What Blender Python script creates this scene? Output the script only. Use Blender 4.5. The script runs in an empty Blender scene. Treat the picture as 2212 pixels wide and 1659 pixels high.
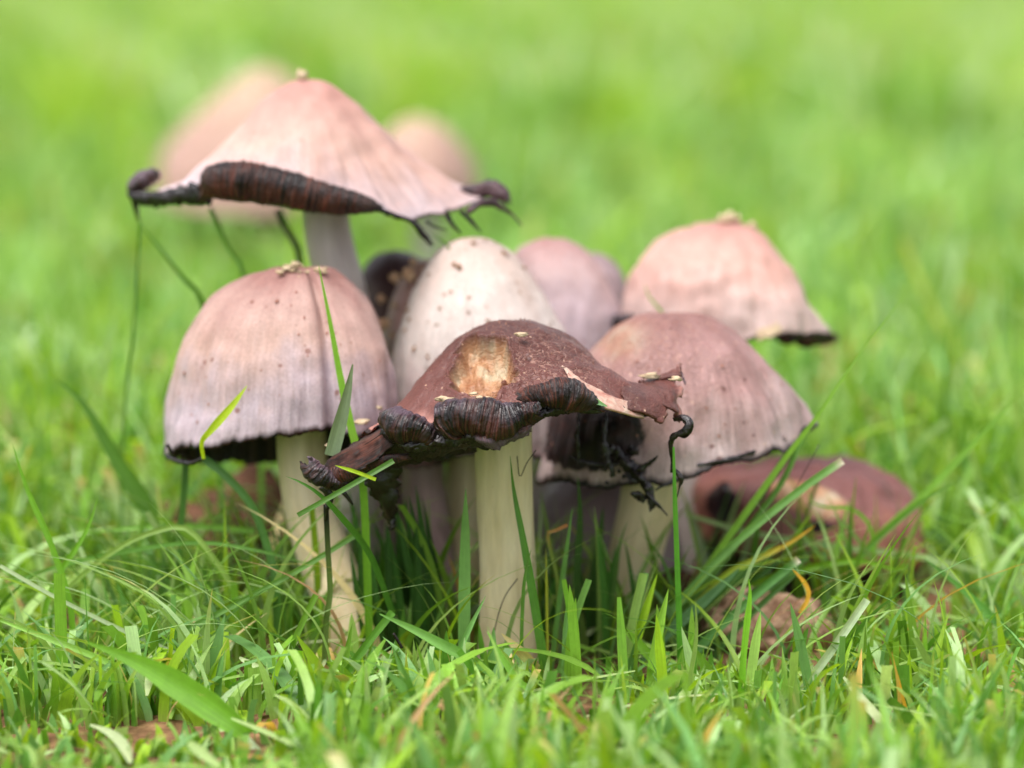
import bpy, bmesh, math, random
import numpy as np
from mathutils import Vector, noise as mn

random.seed(7)
rng = np.random.default_rng(7)
S = 0.01                                   # everything below is laid out in centimetres
scene = bpy.context.scene
col = scene.collection

# ------------------------------------------------------------------ camera
PITCH = math.radians(8.5)
CY, H = -64.0, 15.8
cam_d = bpy.data.cameras.new('camera')
cam = bpy.data.objects.new('camera', cam_d)
col.objects.link(cam)
cam.location = (0, CY * S, H * S)
cam.rotation_euler = (math.pi / 2 - PITCH, 0, 0)
cam_d.lens = 105
cam_d.sensor_width = 36
cam_d.clip_start = 0.01
cam_d.clip_end = 600
cam_d.dof.use_dof = True
cam_d.dof.focus_distance = 0.622
cam_d.dof.aperture_fstop = 7.8
scene.camera = cam

# ------------------------------------------------------------------ sky, sun, exposure
SUN_EL, SUN_AZ = math.radians(66), math.radians(-140)   # azimuth of the sun, from +Y clockwise
world = bpy.data.worlds.new('World')
scene.world = world
world.use_nodes = True
wn = world.node_tree
bg = wn.nodes['Background']
sky = wn.nodes.new('ShaderNodeTexSky')
sky.sky_type = 'NISHITA'
sky.sun_disc = False
sky.sun_elevation = SUN_EL
sky.sun_rotation = SUN_AZ
sky.air_density = 1.0
sky.dust_density = 3.0
sky.ozone_density = 1.0
hs = wn.nodes.new('ShaderNodeHueSaturation')
hs.inputs['Saturation'].default_value = 0.22             # overcast: the cloud takes the blue out
hs.inputs['Value'].default_value = 1.0
wn.links.new(sky.outputs[0], hs.inputs['Color'])
wn.links.new(hs.outputs[0], bg.inputs[0])
bg.inputs[1].default_value = 0.13
sun_d = bpy.data.lights.new('sun', 'SUN')
sun_d.energy = 1.5
sun_d.angle = math.radians(35)
sun_d.color = (1.0, 0.965, 0.93)
sun = bpy.data.objects.new('sun', sun_d)
col.objects.link(sun)
sd = Vector((math.sin(SUN_AZ) * math.cos(SUN_EL), math.cos(SUN_AZ) * math.cos(SUN_EL), math.sin(SUN_EL)))
sun.rotation_euler = sd.to_track_quat('Z', 'Y').to_euler()
sun.location = (0, 0, 2)
scene.view_settings.view_transform = 'Standard'
scene.view_settings.look = 'None'
scene.view_settings.gamma = 1
scene.view_settings.use_curve_mapping = False
scene.view_settings.exposure = 1.19

# ------------------------------------------------------------------ layout helpers
KPX = (18.0 / 105.0) / 1106.0
F = np.array([0, math.cos(PITCH), -math.sin(PITCH)])
U = np.array([0, math.sin(PITCH), math.cos(PITCH)])


def P(u, v, y):
    """survey point: sight line (u, v) met with the upright plane at depth y (cm)"""
    d = F + np.array([1, 0, 0]) * (u - 1106) * KPX + U * (829.5 - v) * KPX
    t = (y - CY) / d[1]
    return np.array([d[0] * t, y, H + d[2] * t])


def pxcm(y):
    return 1.0 / (KPX * (y - CY) * 1.0)


def N(p):
    return mn.noise(Vector((float(p[0]), float(p[1]), float(p[2]))))


def smooth(a, b, x):
    t = np.clip((x - a) / (b - a), 0, 1)
    return t * t * (3 - 2 * t)


def tag(o, label=None, cat=None, group=None, kind=None):
    if label: o['label'] = label
    if cat: o['category'] = cat
    if group: o['group'] = group
    if kind: o['kind'] = kind
    return o


def root_at(name, p, label, cat, group=None):
    o = bpy.data.objects.new(name, None)
    o.empty_display_size = 0.01
    col.objects.link(o)
    o.location = (p[0] * S, p[1] * S, p[2] * S)
    return tag(o, label, cat, group)


def mesh_obj(name, V, Fc, mat, parent=None, origin=(0, 0, 0), uv=None, attrs=None, smooth_sh=True, own_origin=False):
    """V in cm, world layout; local coordinates are relative to origin (the thing's base)"""
    V = np.asarray(V, dtype=np.float64)
    me = bpy.data.meshes.new(name)
    loc = (V - np.asarray(origin)) * S
    if isinstance(Fc, np.ndarray):
        n = Fc.shape[0]; k = Fc.shape[1]
        me.vertices.add(len(loc)); me.vertices.foreach_set('co', loc.astype(np.float32).ravel())
        me.loops.add(n * k); me.loops.foreach_set('vertex_index', Fc.astype(np.int32).ravel())
        me.polygons.add(n)
        me.polygons.foreach_set('loop_start', np.arange(0, n * k, k, dtype=np.int32))
        me.polygons.foreach_set('loop_total', np.full(n, k, dtype=np.int32))
        me.update(calc_edges=True)
    else:
        me.from_pydata([tuple(x) for x in loc], [], Fc)
        me.update()
    if uv is not None:
        uvl = me.uv_layers.new(name='UVMap')
        idx = np.empty(len(me.loops), dtype=np.int32)
        me.loops.foreach_get('vertex_index', idx)
        if len(uv) == len(me.loops):
            uvl.data.foreach_set('uv', np.asarray(uv, dtype=np.float32).ravel())
        else:
            uvl.data.foreach_set('uv', np.asarray(uv, dtype=np.float32)[idx].ravel())
    for k, a in (attrs or {}).items():
        a = np.asarray(a, dtype=np.float32)
        if a.ndim == 1:
            at = me.attributes.new(k, 'FLOAT', 'POINT'); at.data.foreach_set('value', a)
        else:
            at = me.attributes.new(k, 'FLOAT_COLOR', 'POINT')
            c4 = np.ones((len(a), 4), dtype=np.float32); c4[:, :3] = a
            at.data.foreach_set('color', c4.ravel())
    if smooth_sh:
        me.polygons.foreach_set('use_smooth', np.ones(len(me.polygons), dtype=bool))
    me.materials.append(mat)
    o = bpy.data.objects.new(name, me)
    col.objects.link(o)
    if parent is not None:
        o.parent = parent
    else:
        o.location = tuple(np.asarray(origin) * S)
    return o


def catmull(pts, n):
    """resample polyline through pts (any dimension) to n+1 points, even in arc length"""
    p = np.asarray(pts, dtype=float)
    if len(p) == 2:
        t = np.linspace(0, 1, n + 1)[:, None]
        return p[0] * (1 - t) + p[1] * t
    e = np.vstack([2 * p[0] - p[1], p, 2 * p[-1] - p[-2]])
    out = []
    for i in range(1, len(e) - 2):
        t = np.linspace(0, 1, 16, endpoint=False)[:, None]
        a, b, c, d = e[i - 1], e[i], e[i + 1], e[i + 2]
        out.append(0.5 * ((2 * b) + (-a + c) * t + (2 * a - 5 * b + 4 * c - d) * t ** 2 + (-a + 3 * b - 3 * c + d) * t ** 3))
    out.append(p[-1:])
    q = np.vstack(out)
    dims = min(3, q.shape[1])
    L = np.concatenate([[0], np.cumsum(np.linalg.norm(np.diff(q[:, :dims], axis=0), axis=1))])
    s = np.linspace(0, L[-1], n + 1)
    return np.stack([np.interp(s, L, q[:, k]) for k in range(q.shape[1])], axis=1)


def grid_faces(nr, nc, wrap):
    """rows nr, columns nc; wrap columns"""
    r = np.arange(nr - 1)[:, None]
    c = np.arange(nc if wrap else nc - 1)[None, :]
    c2 = (c + 1) % nc
    a = r * nc + c; b = r * nc + c2; d = (r + 1) * nc + c2; e = (r + 1) * nc + c
    return np.stack([a, e, d, b], axis=-1).reshape(-1, 4)


# ------------------------------------------------------------------ material helpers
class NT:
    def __init__(self, name):
        self.m = bpy.data.materials.new(name)
        self.m.use_nodes = True
        self.t = self.m.node_tree
        self.t.nodes.clear()
        self.out = self.t.nodes.new('ShaderNodeOutputMaterial')

    def n(self, typ, **kw):
        nd = self.t.nodes.new(typ)
        for k, v in kw.items():
            if k.startswith('i_'):
                nd.inputs[k[2:].replace('_', ' ')].default_value = v
            else:
                setattr(nd, k, v)
        return nd

    def l(self, a, b):
        self.t.links.new(a, b)

    def put(self, inp, val):
        if isinstance(val, bpy.types.NodeSocket):
            self.l(val, inp)
        else:
            inp.default_value = val

    def math(self, op, a, b=0.0, c=0.0, clamp=False):
        nd = self.n('ShaderNodeMath', operation=op, use_clamp=clamp)
        self.put(nd.inputs[0], a); self.put(nd.inputs[1], b); self.put(nd.inputs[2], c)
        return nd.outputs[0]

    def mix(self, fac, a, b, mode='MIX'):
        nd = self.n('ShaderNodeMix', data_type='RGBA', blend_type=mode)
        self.put(nd.inputs[0], fac)
        self.put(nd.inputs[6], c4(a)); self.put(nd.inputs[7], c4(b))
        return nd.outputs[2]

    def noise(self, vec, scale, detail=3.0, rough=0.55, out='Fac'):
        nd = self.n('ShaderNodeTexNoise')
        nd.inputs['Scale'].default_value = scale
        nd.inputs['Detail'].default_value = detail
        nd.inputs['Roughness'].default_value = rough
        self.l(vec, nd.inputs['Vector'])
        return nd.outputs[out]

    def ramp(self, fac, stops):
        nd = self.n('ShaderNodeValToRGB')
        cr = nd.color_ramp
        while len(cr.elements) < len(stops): cr.elements.new(0.5)
        for e, (p, c) in zip(cr.elements, stops):
            e.position = p; e.color = c4(c)
        self.l(fac, nd.inputs[0])
        return nd.outputs[0]

    def maprange(self, v, a, b, c=0.0, d=1.0, sm=False):
        nd = self.n('ShaderNodeMapRange')
        if sm: nd.interpolation_type = 'SMOOTHSTEP'
        self.put(nd.inputs[0], v)
        for i, x in zip((1, 2, 3, 4), (a, b, c, d)): nd.inputs[i].default_value = x
        return nd.outputs[0]

    def scale(self, vec, s):
        nd = self.n('ShaderNodeVectorMath', operation='MULTIPLY')
        self.l(vec, nd.inputs[0]); nd.inputs[1].default_value = s
        return nd.outputs[0]

    def cm(self):
        return self.scale(self.n('ShaderNodeTexCoord').outputs['Object'], (100, 100, 100))

    def uv(self):
        return self.n('ShaderNodeTexCoord').outputs['UV']

    def attr(self, name, out='Fac'):
        return self.n('ShaderNodeAttribute', attribute_name=name).outputs[out]

    def bump(self, h, dist_cm, strength=1.0, normal=None):
        nd = self.n('ShaderNodeBump')
        nd.inputs['Distance'].default_value = dist_cm * S
        nd.inputs['Strength'].default_value = strength
        self.l(h, nd.inputs['Height'])
        if normal is not None: self.l(normal, nd.inputs['Normal'])
        return nd.outputs[0]

    def bsdf(self, color, rough=0.6, spec=0.4, normal=None, sheen=0.0, sss=0.0, sss_r=(0.3, 0.15, 0.1)):
        b = self.n('ShaderNodeBsdfPrincipled')
        self.put(b.inputs['Base Color'], c4(color))
        self.put(b.inputs['Roughness'], rough)
        self.put(b.inputs['Specular IOR Level'], spec)
        if normal is not None: self.l(normal, b.inputs['Normal'])
        if sss:
            b.inputs['Subsurface Weight'].default_value = sss
            b.inputs['Subsurface Radius'].default_value = sss_r
            b.inputs['Subsurface Scale'].default_value = 0.004
        self.l(b.outputs[0], self.out.inputs[0])
        return b


def c4(c):
    if isinstance(c, (tuple, list)) and len(c) == 3: return (c[0], c[1], c[2], 1.0)
    return c


def hexc(r, g, b):
    f = lambda x: ((x / 255 + 0.055) / 1.055) ** 2.4 if x > 10 else x / 255 / 12.92
    return (f(r), f(g), f(b))


# ------------------------------------------------------------------ materials
def dim(c, k=0.655):
    return (c[0] * k, c[1] * k, c[2] * k)


def cap_material(name, top, mid, low, edge=0.05, fibre=0.5, speck=0.4, scaly=0.0, top_at=0.25, low_at=0.8,
                 spot=hexc(150, 95, 75), gloss=0.55):
    m = NT(name)
    top, mid, low, spot = dim(top), dim(mid), dim(low), dim(spot)
    uv = m.uv(); cmv = m.cm()
    sep = m.n('ShaderNodeSeparateXYZ'); m.l(uv, sep.inputs[0])
    v = sep.outputs[1]
    big = m.noise(cmv, 0.9, 3)
    fib = m.noise(m.scale(uv, (150, 5, 1)), 1.0, 4, 0.65)
    fib2 = m.noise(m.scale(uv, (22, 1.6, 1)), 1.0, 3, 0.6)
    vv = m.math('ADD', v, m.math('MULTIPLY', m.math('SUBTRACT', big, 0.5), 0.5))
    vv = m.math('ADD', vv, m.math('MULTIPLY', m.math('SUBTRACT', fib2, 0.5), 0.35 * fibre))
    c = m.ramp(vv, [(top_at - 0.12, top), ((top_at + low_at) / 2, mid), (low_at, low)])
    lowmask = m.maprange(v, 0.25, 0.85, 0.15, 1.0)
    f1 = m.math('MULTIPLY', m.maprange(fib, 0.32, 0.68, -1, 1), m.math('MULTIPLY', lowmask, 0.17 * fibre))
    f2 = m.math('MULTIPLY', m.maprange(fib2, 0.3, 0.7, -1, 1), m.math('MULTIPLY', lowmask, 0.07 * fibre))
    val = m.math('ADD', 1.0, m.math('ADD', f1, f2))
    grain = m.noise(cmv, 26, 4, 0.7)
    val = m.math('ADD', val, m.math('MULTIPLY', m.maprange(grain, 0.3, 0.7, -1, 1), 0.17 * speck + 0.06))
    mott = m.noise(cmv, 3.2, 5, 0.65)
    val = m.math('ADD', val, m.math('MULTIPLY', m.maprange(mott, 0.3, 0.7, -1, 1), 0.07))
    hsv = m.n('ShaderNodeHueSaturation'); m.l(c, hsv.inputs['Color']); m.l(val, hsv.inputs['Value'])
    c = hsv.outputs[0]
    # little brown dimples, thickest near the crown
    vo = m.n('ShaderNodeTexVoronoi'); vo.inputs['Scale'].default_value = 9.0; m.l(cmv, vo.inputs['Vector'])
    dot = m.maprange(vo.outputs['Distance'], 0.10, 0.24, 1.0, 0.0, True)
    rsel = m.n('ShaderNodeSeparateColor'); m.l(vo.outputs['Color'], rsel.inputs[0])
    dot = m.math('MULTIPLY', dot, m.maprange(rsel.outputs[0], 0.45, 0.9, 0, 1))
    dot = m.math('MULTIPLY', dot, m.maprange(v, 0.15, 0.8, 0.9 * speck, 0.2 * speck))
    c = m.mix(dot, c, spot)
    vo2 = m.n('ShaderNodeTexVoronoi'); vo2.inputs['Scale'].default_value = 2.1; m.l(cmv, vo2.inputs['Vector'])
    r2 = m.n('ShaderNodeSeparateColor'); m.l(vo2.outputs['Color'], r2.inputs[0])
    wob = m.math('ADD', vo2.outputs['Distance'], m.math('MULTIPLY', m.noise(cmv, 8, 2), 0.14))
    dot2 = m.math('MULTIPLY', m.maprange(wob, 0.17, 0.24, 1, 0, True), m.math('GREATER_THAN', r2.outputs[1], 0.5))
    c = m.mix(m.math('MULTIPLY', dot2, 0.75 * min(1, speck * 1.4)), c, spot)
    hb = m.math('ADD', m.math('MULTIPLY', fib, 0.5 * fibre), m.math('MULTIPLY', grain, 0.35))
    nrm = m.bump(hb, 0.04, 0.55)
    if scaly:
        wv = m.n('ShaderNodeVectorMath', operation='ADD')
        m.l(m.scale(cmv, (1, 1, 2.1)), wv.inputs[0])
        nz = m.n('ShaderNodeTexNoise'); nz.inputs['Scale'].default_value = 4.0; m.l(cmv, nz.inputs['Vector'])
        m.l(m.scale(nz.outputs['Color'], (0.35, 0.35, 0.5)), wv.inputs[1])
        vs = m.n('ShaderNodeTexVoronoi', feature='DISTANCE_TO_EDGE'); vs.inputs['Scale'].default_value = 5.6
        m.l(wv.outputs[0], vs.inputs['Vector'])
        smask = m.math('MULTIPLY', m.attr('scaly'), scaly)
        line = m.math('MULTIPLY', m.maprange(vs.outputs['Distance'], 0.01, 0.11, 1, 0, True), m.maprange(m.noise(cmv, 7, 2), 0.38, 0.6, 0, 1))
        c = m.mix(m.math('MULTIPLY', m.math('MULTIPLY', line, smask), 0.42), c, dim(hexc(218, 170, 150)))
        sh = m.math('MULTIPLY', m.maprange(vs.outputs['Distance'], 0.0, 0.16, 0, 1, True), smask)
        nrm = m.bump(sh, 0.045, 0.6, nrm)
        fl = m.n('ShaderNodeTexVoronoi'); fl.inputs['Scale'].default_value = 5.2; m.l(cmv, fl.inputs['Vector'])
        fr = m.n('ShaderNodeSeparateColor'); m.l(fl.outputs['Color'], fr.inputs[0])
        flk = m.math('MULTIPLY', m.maprange(m.math('ADD', fl.outputs['Distance'], m.math('MULTIPLY', m.noise(cmv, 22, 2), 0.3)), 0.20, 0.30, 1, 0), m.math('GREATER_THAN', fr.outputs[2], 0.62))
        c = m.mix(m.math('MULTIPLY', flk, 0.6 * scaly), c, hexc(214, 178, 150))
    # pale exposed flesh, orange-brown flesh and black ink, from the vertex masks
    fleshn = m.noise(m.scale(cmv, (1.0, 1.0, 0.6)), 1.5, 4, 0.5)
    flesh = m.ramp(fleshn, [(0.3, dim(hexc(160, 98, 62))), (0.5, dim(hexc(206, 156, 116))), (0.64, dim(hexc(214, 196, 164)))])
    c = m.mix(m.math('MULTIPLY', m.attr('pale'), 1.0), c, flesh)
    edn = m.noise(m.scale(uv, (46, 0.0, 1)), 1.0, 4, 0.7)
    ed = m.math('ADD', v, m.math('MULTIPLY', m.math('SUBTRACT', edn, 0.5), edge * 1.6))
    em = m.maprange(ed, 1.0 - edge * 1.25, 1.0 - edge * 0.35, 0, 1)
    inkn = m.math('ADD', m.attr('ink'), m.math('MULTIPLY', m.math('SUBTRACT', m.noise(m.scale(cmv, (1, 1, 0.5)), 2.4, 5, 0.7), 0.5), 0.9))
    im = m.math('MULTIPLY', m.maprange(inkn, 0.42, 0.58, 0, 1, True), m.math('GREATER_THAN', m.attr('ink'), 0.02))
    dark = m.math('MAXIMUM', em, im)
    inkc = m.mix(m.maprange(m.noise(cmv, 3.2, 4), 0.45, 0.7), hexc(12, 6, 9), hexc(52, 26, 22))
    c = m.mix(dark, c, inkc)
    rough = m.maprange(dark, 0, 1, gloss, 0.30)
    m.bsdf(c, rough, 0.35, nrm, sss=0.12, sss_r=(1.0, 0.5, 0.4))
    return m.m


def gill_material(name, a, b, ca, cb, gloss=0.42, fine=1.0, lil=0.0):
    """a, b stripe frequencies; ca dark, cb lighter"""
    m = NT(name)
    uv = m.uv(); cmv = m.cm()
    st = m.noise(m.scale(uv, (a, b, 1)), 1.0, 3, 0.7)
    bl = m.noise(cmv, 1.6, 4)
    f = m.math('ADD', m.maprange(st, 0.42, 0.66, 0, 1), m.maprange(bl, 0.35, 0.75, -0.55, 0.45), clamp=True)
    c = m.mix(f, ca, cb)
    if lil:                                             # greyish lilac sheen highlight painted into the colour of the turned-over edge
        sp_ = m.n('ShaderNodeSeparateXYZ'); m.l(uv, sp_.inputs[0])
        lf = m.math('MULTIPLY', m.maprange(m.math('ADD', sp_.outputs[1], m.math('MULTIPLY', m.noise(cmv, 2.2, 3), 0.5)), 0.62, 0.80, 0, 1, True), lil)
        c = m.mix(lf, c, hexc(104, 84, 96))
    nrm = m.bump(st, 0.06, 1.0, m.bump(m.noise(cmv, 3.5, 4), 0.12, 0.7))
    m.bsdf(c, m.maprange(bl, 0.3, 0.7, gloss - 0.14, gloss + 0.15), 0.5, nrm)
    return m.m


def simple_material(name, ca, cb, scale, rough=0.6, bump=0.05, spec=0.4, sss=0.0):
    m = NT(name)
    ca, cb = dim(ca), dim(cb)
    cmv = m.cm()
    n1 = m.noise(cmv, scale, 5, 0.65)
    c = m.mix(m.maprange(n1, 0.35, 0.65), ca, cb)
    m.bsdf(c, rough, spec, m.bump(n1, bump, 0.8), sss=sss, sss_r=(1, .7, .4))
    return m.m


def stem_material(name, ca, cb, dirt=0.4):
    m = NT(name)
    ca, cb = dim(ca, 0.78), dim(cb, 0.78)
    uv = m.uv(); cmv = m.cm()
    st = m.noise(m.scale(uv, (26, 0.9, 1)), 1.0, 5, 0.65)
    st2 = m.noise(m.scale(uv, (5, 0.35, 1)), 1.0, 3, 0.6)
    c = m.mix(m.maprange(st2, 0.35, 0.65), ca, cb)
    hsv = m.n('ShaderNodeHueSaturation'); m.l(c, hsv.inputs['Color'])
    m.l(m.maprange(st, 0.3, 0.7, 0.86, 1.06), hsv.inputs['Value'])
    c = hsv.outputs[0]
    base = m.math('MULTIPLY', m.attr('low'), m.maprange(m.noise(cmv, 1.4, 5), 0.38, 0.7, 0, 1))
    c = m.mix(m.math('MULTIPLY', base, 0.85), c, hexc(150, 108, 78))
    d = m.noise(cmv, 7, 4, 0.7)
    c = m.mix(m.math('MULTIPLY', m.maprange(d, 0.66, 0.72, 0, 1), dirt), c, hexc(96, 78, 52))
    m.bsdf(c, 0.42, 0.45, m.bump(st, 0.03, 0.5), sss=0.15, sss_r=(1.0, 0.75, 0.4))
    return m.m


def leaf_material(name):
    m = NT(name)
    tint = m.attr('tint', 'Color')
    uv = m.uv()
    vein = m.noise(m.scale(uv, (22, 0.6, 1)), 1.0, 2, 0.5)
    sp = m.noise(m.cm(), 5, 4, 0.7)
    val = m.math('MULTIPLY', m.maprange(vein, 0.35, 0.65, 0.86, 1.12), m.maprange(sp, 0.3, 0.7, 0.9, 1.1))
    hsv = m.n('ShaderNodeHueSaturation'); m.l(tint, hsv.inputs['Color']); m.l(val, hsv.inputs['Value'])
    c = hsv.outputs[0]
    b = m.n('ShaderNodeBsdfPrincipled')
    m.l(c, b.inputs['Base Color']); b.inputs['Roughness'].default_value = 0.36
    b.inputs['Specular IOR Level'].default_value = 0.55
    m.l(m.bump(vein, 0.02, 0.4), b.inputs['Normal'])
    t = m.n('ShaderNodeBsdfTranslucent')
    tc = m.mix(1.0, c, (1.25, 1.15, 0.55), 'MULTIPLY')
    m.l(tc, t.inputs[0])
    mx = m.n('ShaderNodeMixShader'); mx.inputs[0].default_value = 0.42
    m.l(b.outputs[0], mx.inputs[1]); m.l(t.outputs[0], mx.inputs[2])
    m.l(mx.outputs[0], m.out.inputs[0])
    return m.m


def ground_material():
    m = NT('soil')
    cmv = m.cm()
    n1 = m.noise(cmv, 1.2, 6, 0.7); n2 = m.noise(cmv, 0.25, 4)
    soil = m.ramp(n1, [(0.3, hexc(70, 48, 34)), (0.5, hexc(120, 88, 62)), (0.7, hexc(168, 130, 96))])
    moss = m.mix(m.maprange(n1, 0.35, 0.65), hexc(58, 86, 28), hexc(96, 128, 46))
    f = m.math('ADD', m.attr('turf'), m.maprange(n2, 0.4, 0.65, -0.25, 0.25), clamp=True)
    c = m.mix(f, soil, moss)
    m.bsdf(c, 0.9, 0.2, m.bump(n1, 0.25, 0.9))
    return m.m


M = {}
M['leaf'] = leaf_material('grass_leaf')
M['soil'] = ground_material()
M['crumb'] = simple_material('dry_soil', hexc(204, 156, 118), hexc(240, 208, 168), 5, 0.9, 0.1, 0.15)
M['flake'] = simple_material('pale_flake', hexc(214, 184, 150), hexc(238, 216, 180), 6, 0.85, 0.06, 0.2)
M['clod_dark'] = simple_material('soil_clod_dark', hexc(70, 46, 34), hexc(150, 108, 84), 1.6, 0.9, 0.3, 0.15)
M['clod'] = simple_material('soil_clod', hexc(128, 88, 66), hexc(232, 192, 160), 1.6, 0.9, 0.3, 0.15)
M['ink'] = simple_material('wet_ink', hexc(10, 6, 10), hexc(40, 22, 24), 4, 0.25, 0.08, 0.6)
M['inkp'] = simple_material('purple_ink_skin', hexc(44, 26, 34), hexc(108, 78, 84), 3, 0.4, 0.06, 0.45)
M['roll'] = gill_material('rolled_gills', 60, 1.6, hexc(20, 9, 9), hexc(112, 56, 38), 0.40)
M['rollb'] = gill_material('rolled_gills_black', 30, 1.5, hexc(12, 5, 8), hexc(72, 34, 26), 0.28, lil=0.65)
M['gill'] = gill_material('gills_dark', 60, 0.8, hexc(18, 10, 9), hexc(62, 40, 30), 0.5)
M['gillp'] = gill_material('gills_grey', 60, 0.8, hexc(60, 40, 40), hexc(120, 92, 88), 0.6)
M['stemc'] = stem_material('stem_cream', hexc(246, 228, 190), hexc(230, 208, 164), 0.5)
M['stemw'] = stem_material('stem_white', hexc(226, 216, 206), hexc(204, 190, 184), 0.2)
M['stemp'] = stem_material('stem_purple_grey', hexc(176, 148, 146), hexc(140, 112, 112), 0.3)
M['flesh'] = simple_material('torn_flesh', hexc(196, 128, 112), hexc(238, 208, 186), 3.5, 0.55, 0.05, 0.4, 0.1)
M['speck'] = simple_material('brown_speck', hexc(120, 84, 56), hexc(190, 148, 112), 4, 0.8, 0.05, 0.2)
M['speckp'] = simple_material('pink_brown_speck', hexc(150, 96, 80), hexc(186, 136, 120), 4, 0.8, 0.05, 0.2)
M['stick'] = simple_material('dry_stalk', hexc(150, 104, 84), hexc(206, 160, 134), 4, 0.7, 0.05, 0.2)

M['cap_brown'] = cap_material('cap_brown', hexc(94, 52, 45), hexc(124, 74, 66), hexc(190, 134, 122), 0.0, 0.5, 0.45, 1.0, 0.3, 1.5, hexc(66, 32, 28), 0.42)
M['cap_brown'].name = 'cap_brown'
M['cap_left'] = cap_material('cap_left', hexc(168, 122, 114), hexc(212, 174, 162), hexc(200, 180, 188), 0.03, 1.2, 1.0, 0, 0.26, 0.88, hexc(138, 82, 66))
M['cap_tall'] = cap_material('cap_tall', hexc(206, 152, 140), hexc(226, 182, 168), hexc(214, 192, 196), 0.02, 0.8, 0.25, 0, 0.3, 1.0, hexc(170, 112, 94))
M['cap_white'] = cap_material('cap_white', hexc(228, 198, 184), hexc(240, 226, 218), hexc(206, 174, 178), 0.02, 1.5, 1.0, 0, 0.12, 1.0, hexc(120, 84, 50))
M['cap_right'] = cap_material('cap_right', hexc(156, 110, 104), hexc(192, 150, 146), hexc(206, 182, 180), 0.035, 1.5, 1.0, 1.3, 0.24, 1.0, hexc(112, 64, 58))
M['cap_pink'] = cap_material('cap_pink', hexc(200, 144, 132), hexc(228, 178, 164), hexc(226, 196, 188), 0.02, 0.6, 0.25, 0, 0.22, 0.9, hexc(176, 124, 108))
M['cap_dusk'] = cap_material('cap_dusk', hexc(186, 138, 132), hexc(214, 182, 180), hexc(216, 192, 198), 0.03, 0.6, 0.3, 0, 0.2, 0.8)
M['cap_lilac'] = cap_material('cap_lilac', hexc(150, 122, 124), hexc(176, 150, 152), hexc(186, 164, 168), 0.04, 1.2, 0.3, 0, 0.1, 0.8)
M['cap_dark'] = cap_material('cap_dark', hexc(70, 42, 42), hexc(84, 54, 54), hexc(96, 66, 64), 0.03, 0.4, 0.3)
M['cap_low'] = cap_material('cap_low', hexc(112, 68, 66), hexc(146, 94, 88), hexc(180, 118, 96), 0.05, 0.8, 0.8, 0, 0.3, 0.9)
M['cap_far'] = cap_material('cap_far', hexc(206, 180, 146), hexc(208, 168, 150), hexc(210, 168, 156), 0.02, 0.4, 0.2)
M['cap_crumbed'] = cap_material('cap_crumbed', hexc(196, 152, 136), hexc(212, 170, 158), hexc(206, 172, 166), 0.04, 0.6, 0.8)

# ------------------------------------------------------------------ shape builders
def K(theta, pts, x0, y0, apex_v, mode='u'):
    """one meridian of a cap: list of (u, v) seen on the side, or (r, v) towards any direction; returns (theta, [(r, z)])"""
    th = math.radians(theta)
    out = [(0.0, P(0, apex_v, y0)[2])]
    for a, v in pts:
        if mode == 'u':
            r = abs(P(a, v, y0)[0] - x0) / abs(math.cos(th))
            y = y0 + r * math.sin(th)
        else:
            r = a; y = y0 + r * math.sin(th)
        out.append((r, P(0, v, y)[2]))
    return (theta, out)


def cap_grid(x0, y0, keys, nth, nt):
    keys = sorted(keys, key=lambda k: k[0])
    R = np.array([catmull([(r, z) for r, z in k[1]], nt)[:, 0] for k in keys])
    Z = np.array([catmull([(r, z) for r, z in k[1]], nt)[:, 1] for k in keys])
    th = np.array([k[0] for k in keys], dtype=float)
    th2 = np.concatenate([th, [th[0] + 360]])
    R2 = np.vstack([R, R[:1]]); Z2 = np.vstack([Z, Z[:1]])
    a = np.linspace(0, 360, nth, endpoint=False)
    a_s = np.where(a < th[0], a + 360, a)
    i = np.clip(np.searchsorted(th2, a_s, side='right') - 1, 0, len(th) - 1)
    f = (a_s - th2[i]) / (th2[i + 1] - th2[i])
    f = (1 - np.cos(np.pi * f)) / 2
    Rg = R2[i] * (1 - f[:, None]) + R2[i + 1] * f[:, None]        # (nth, nt+1)
    Zg = Z2[i] * (1 - f[:, None]) + Z2[i + 1] * f[:, None]
    return np.radians(a), Rg.T.copy(), Zg.T.copy()                # rows t, columns theta


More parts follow.
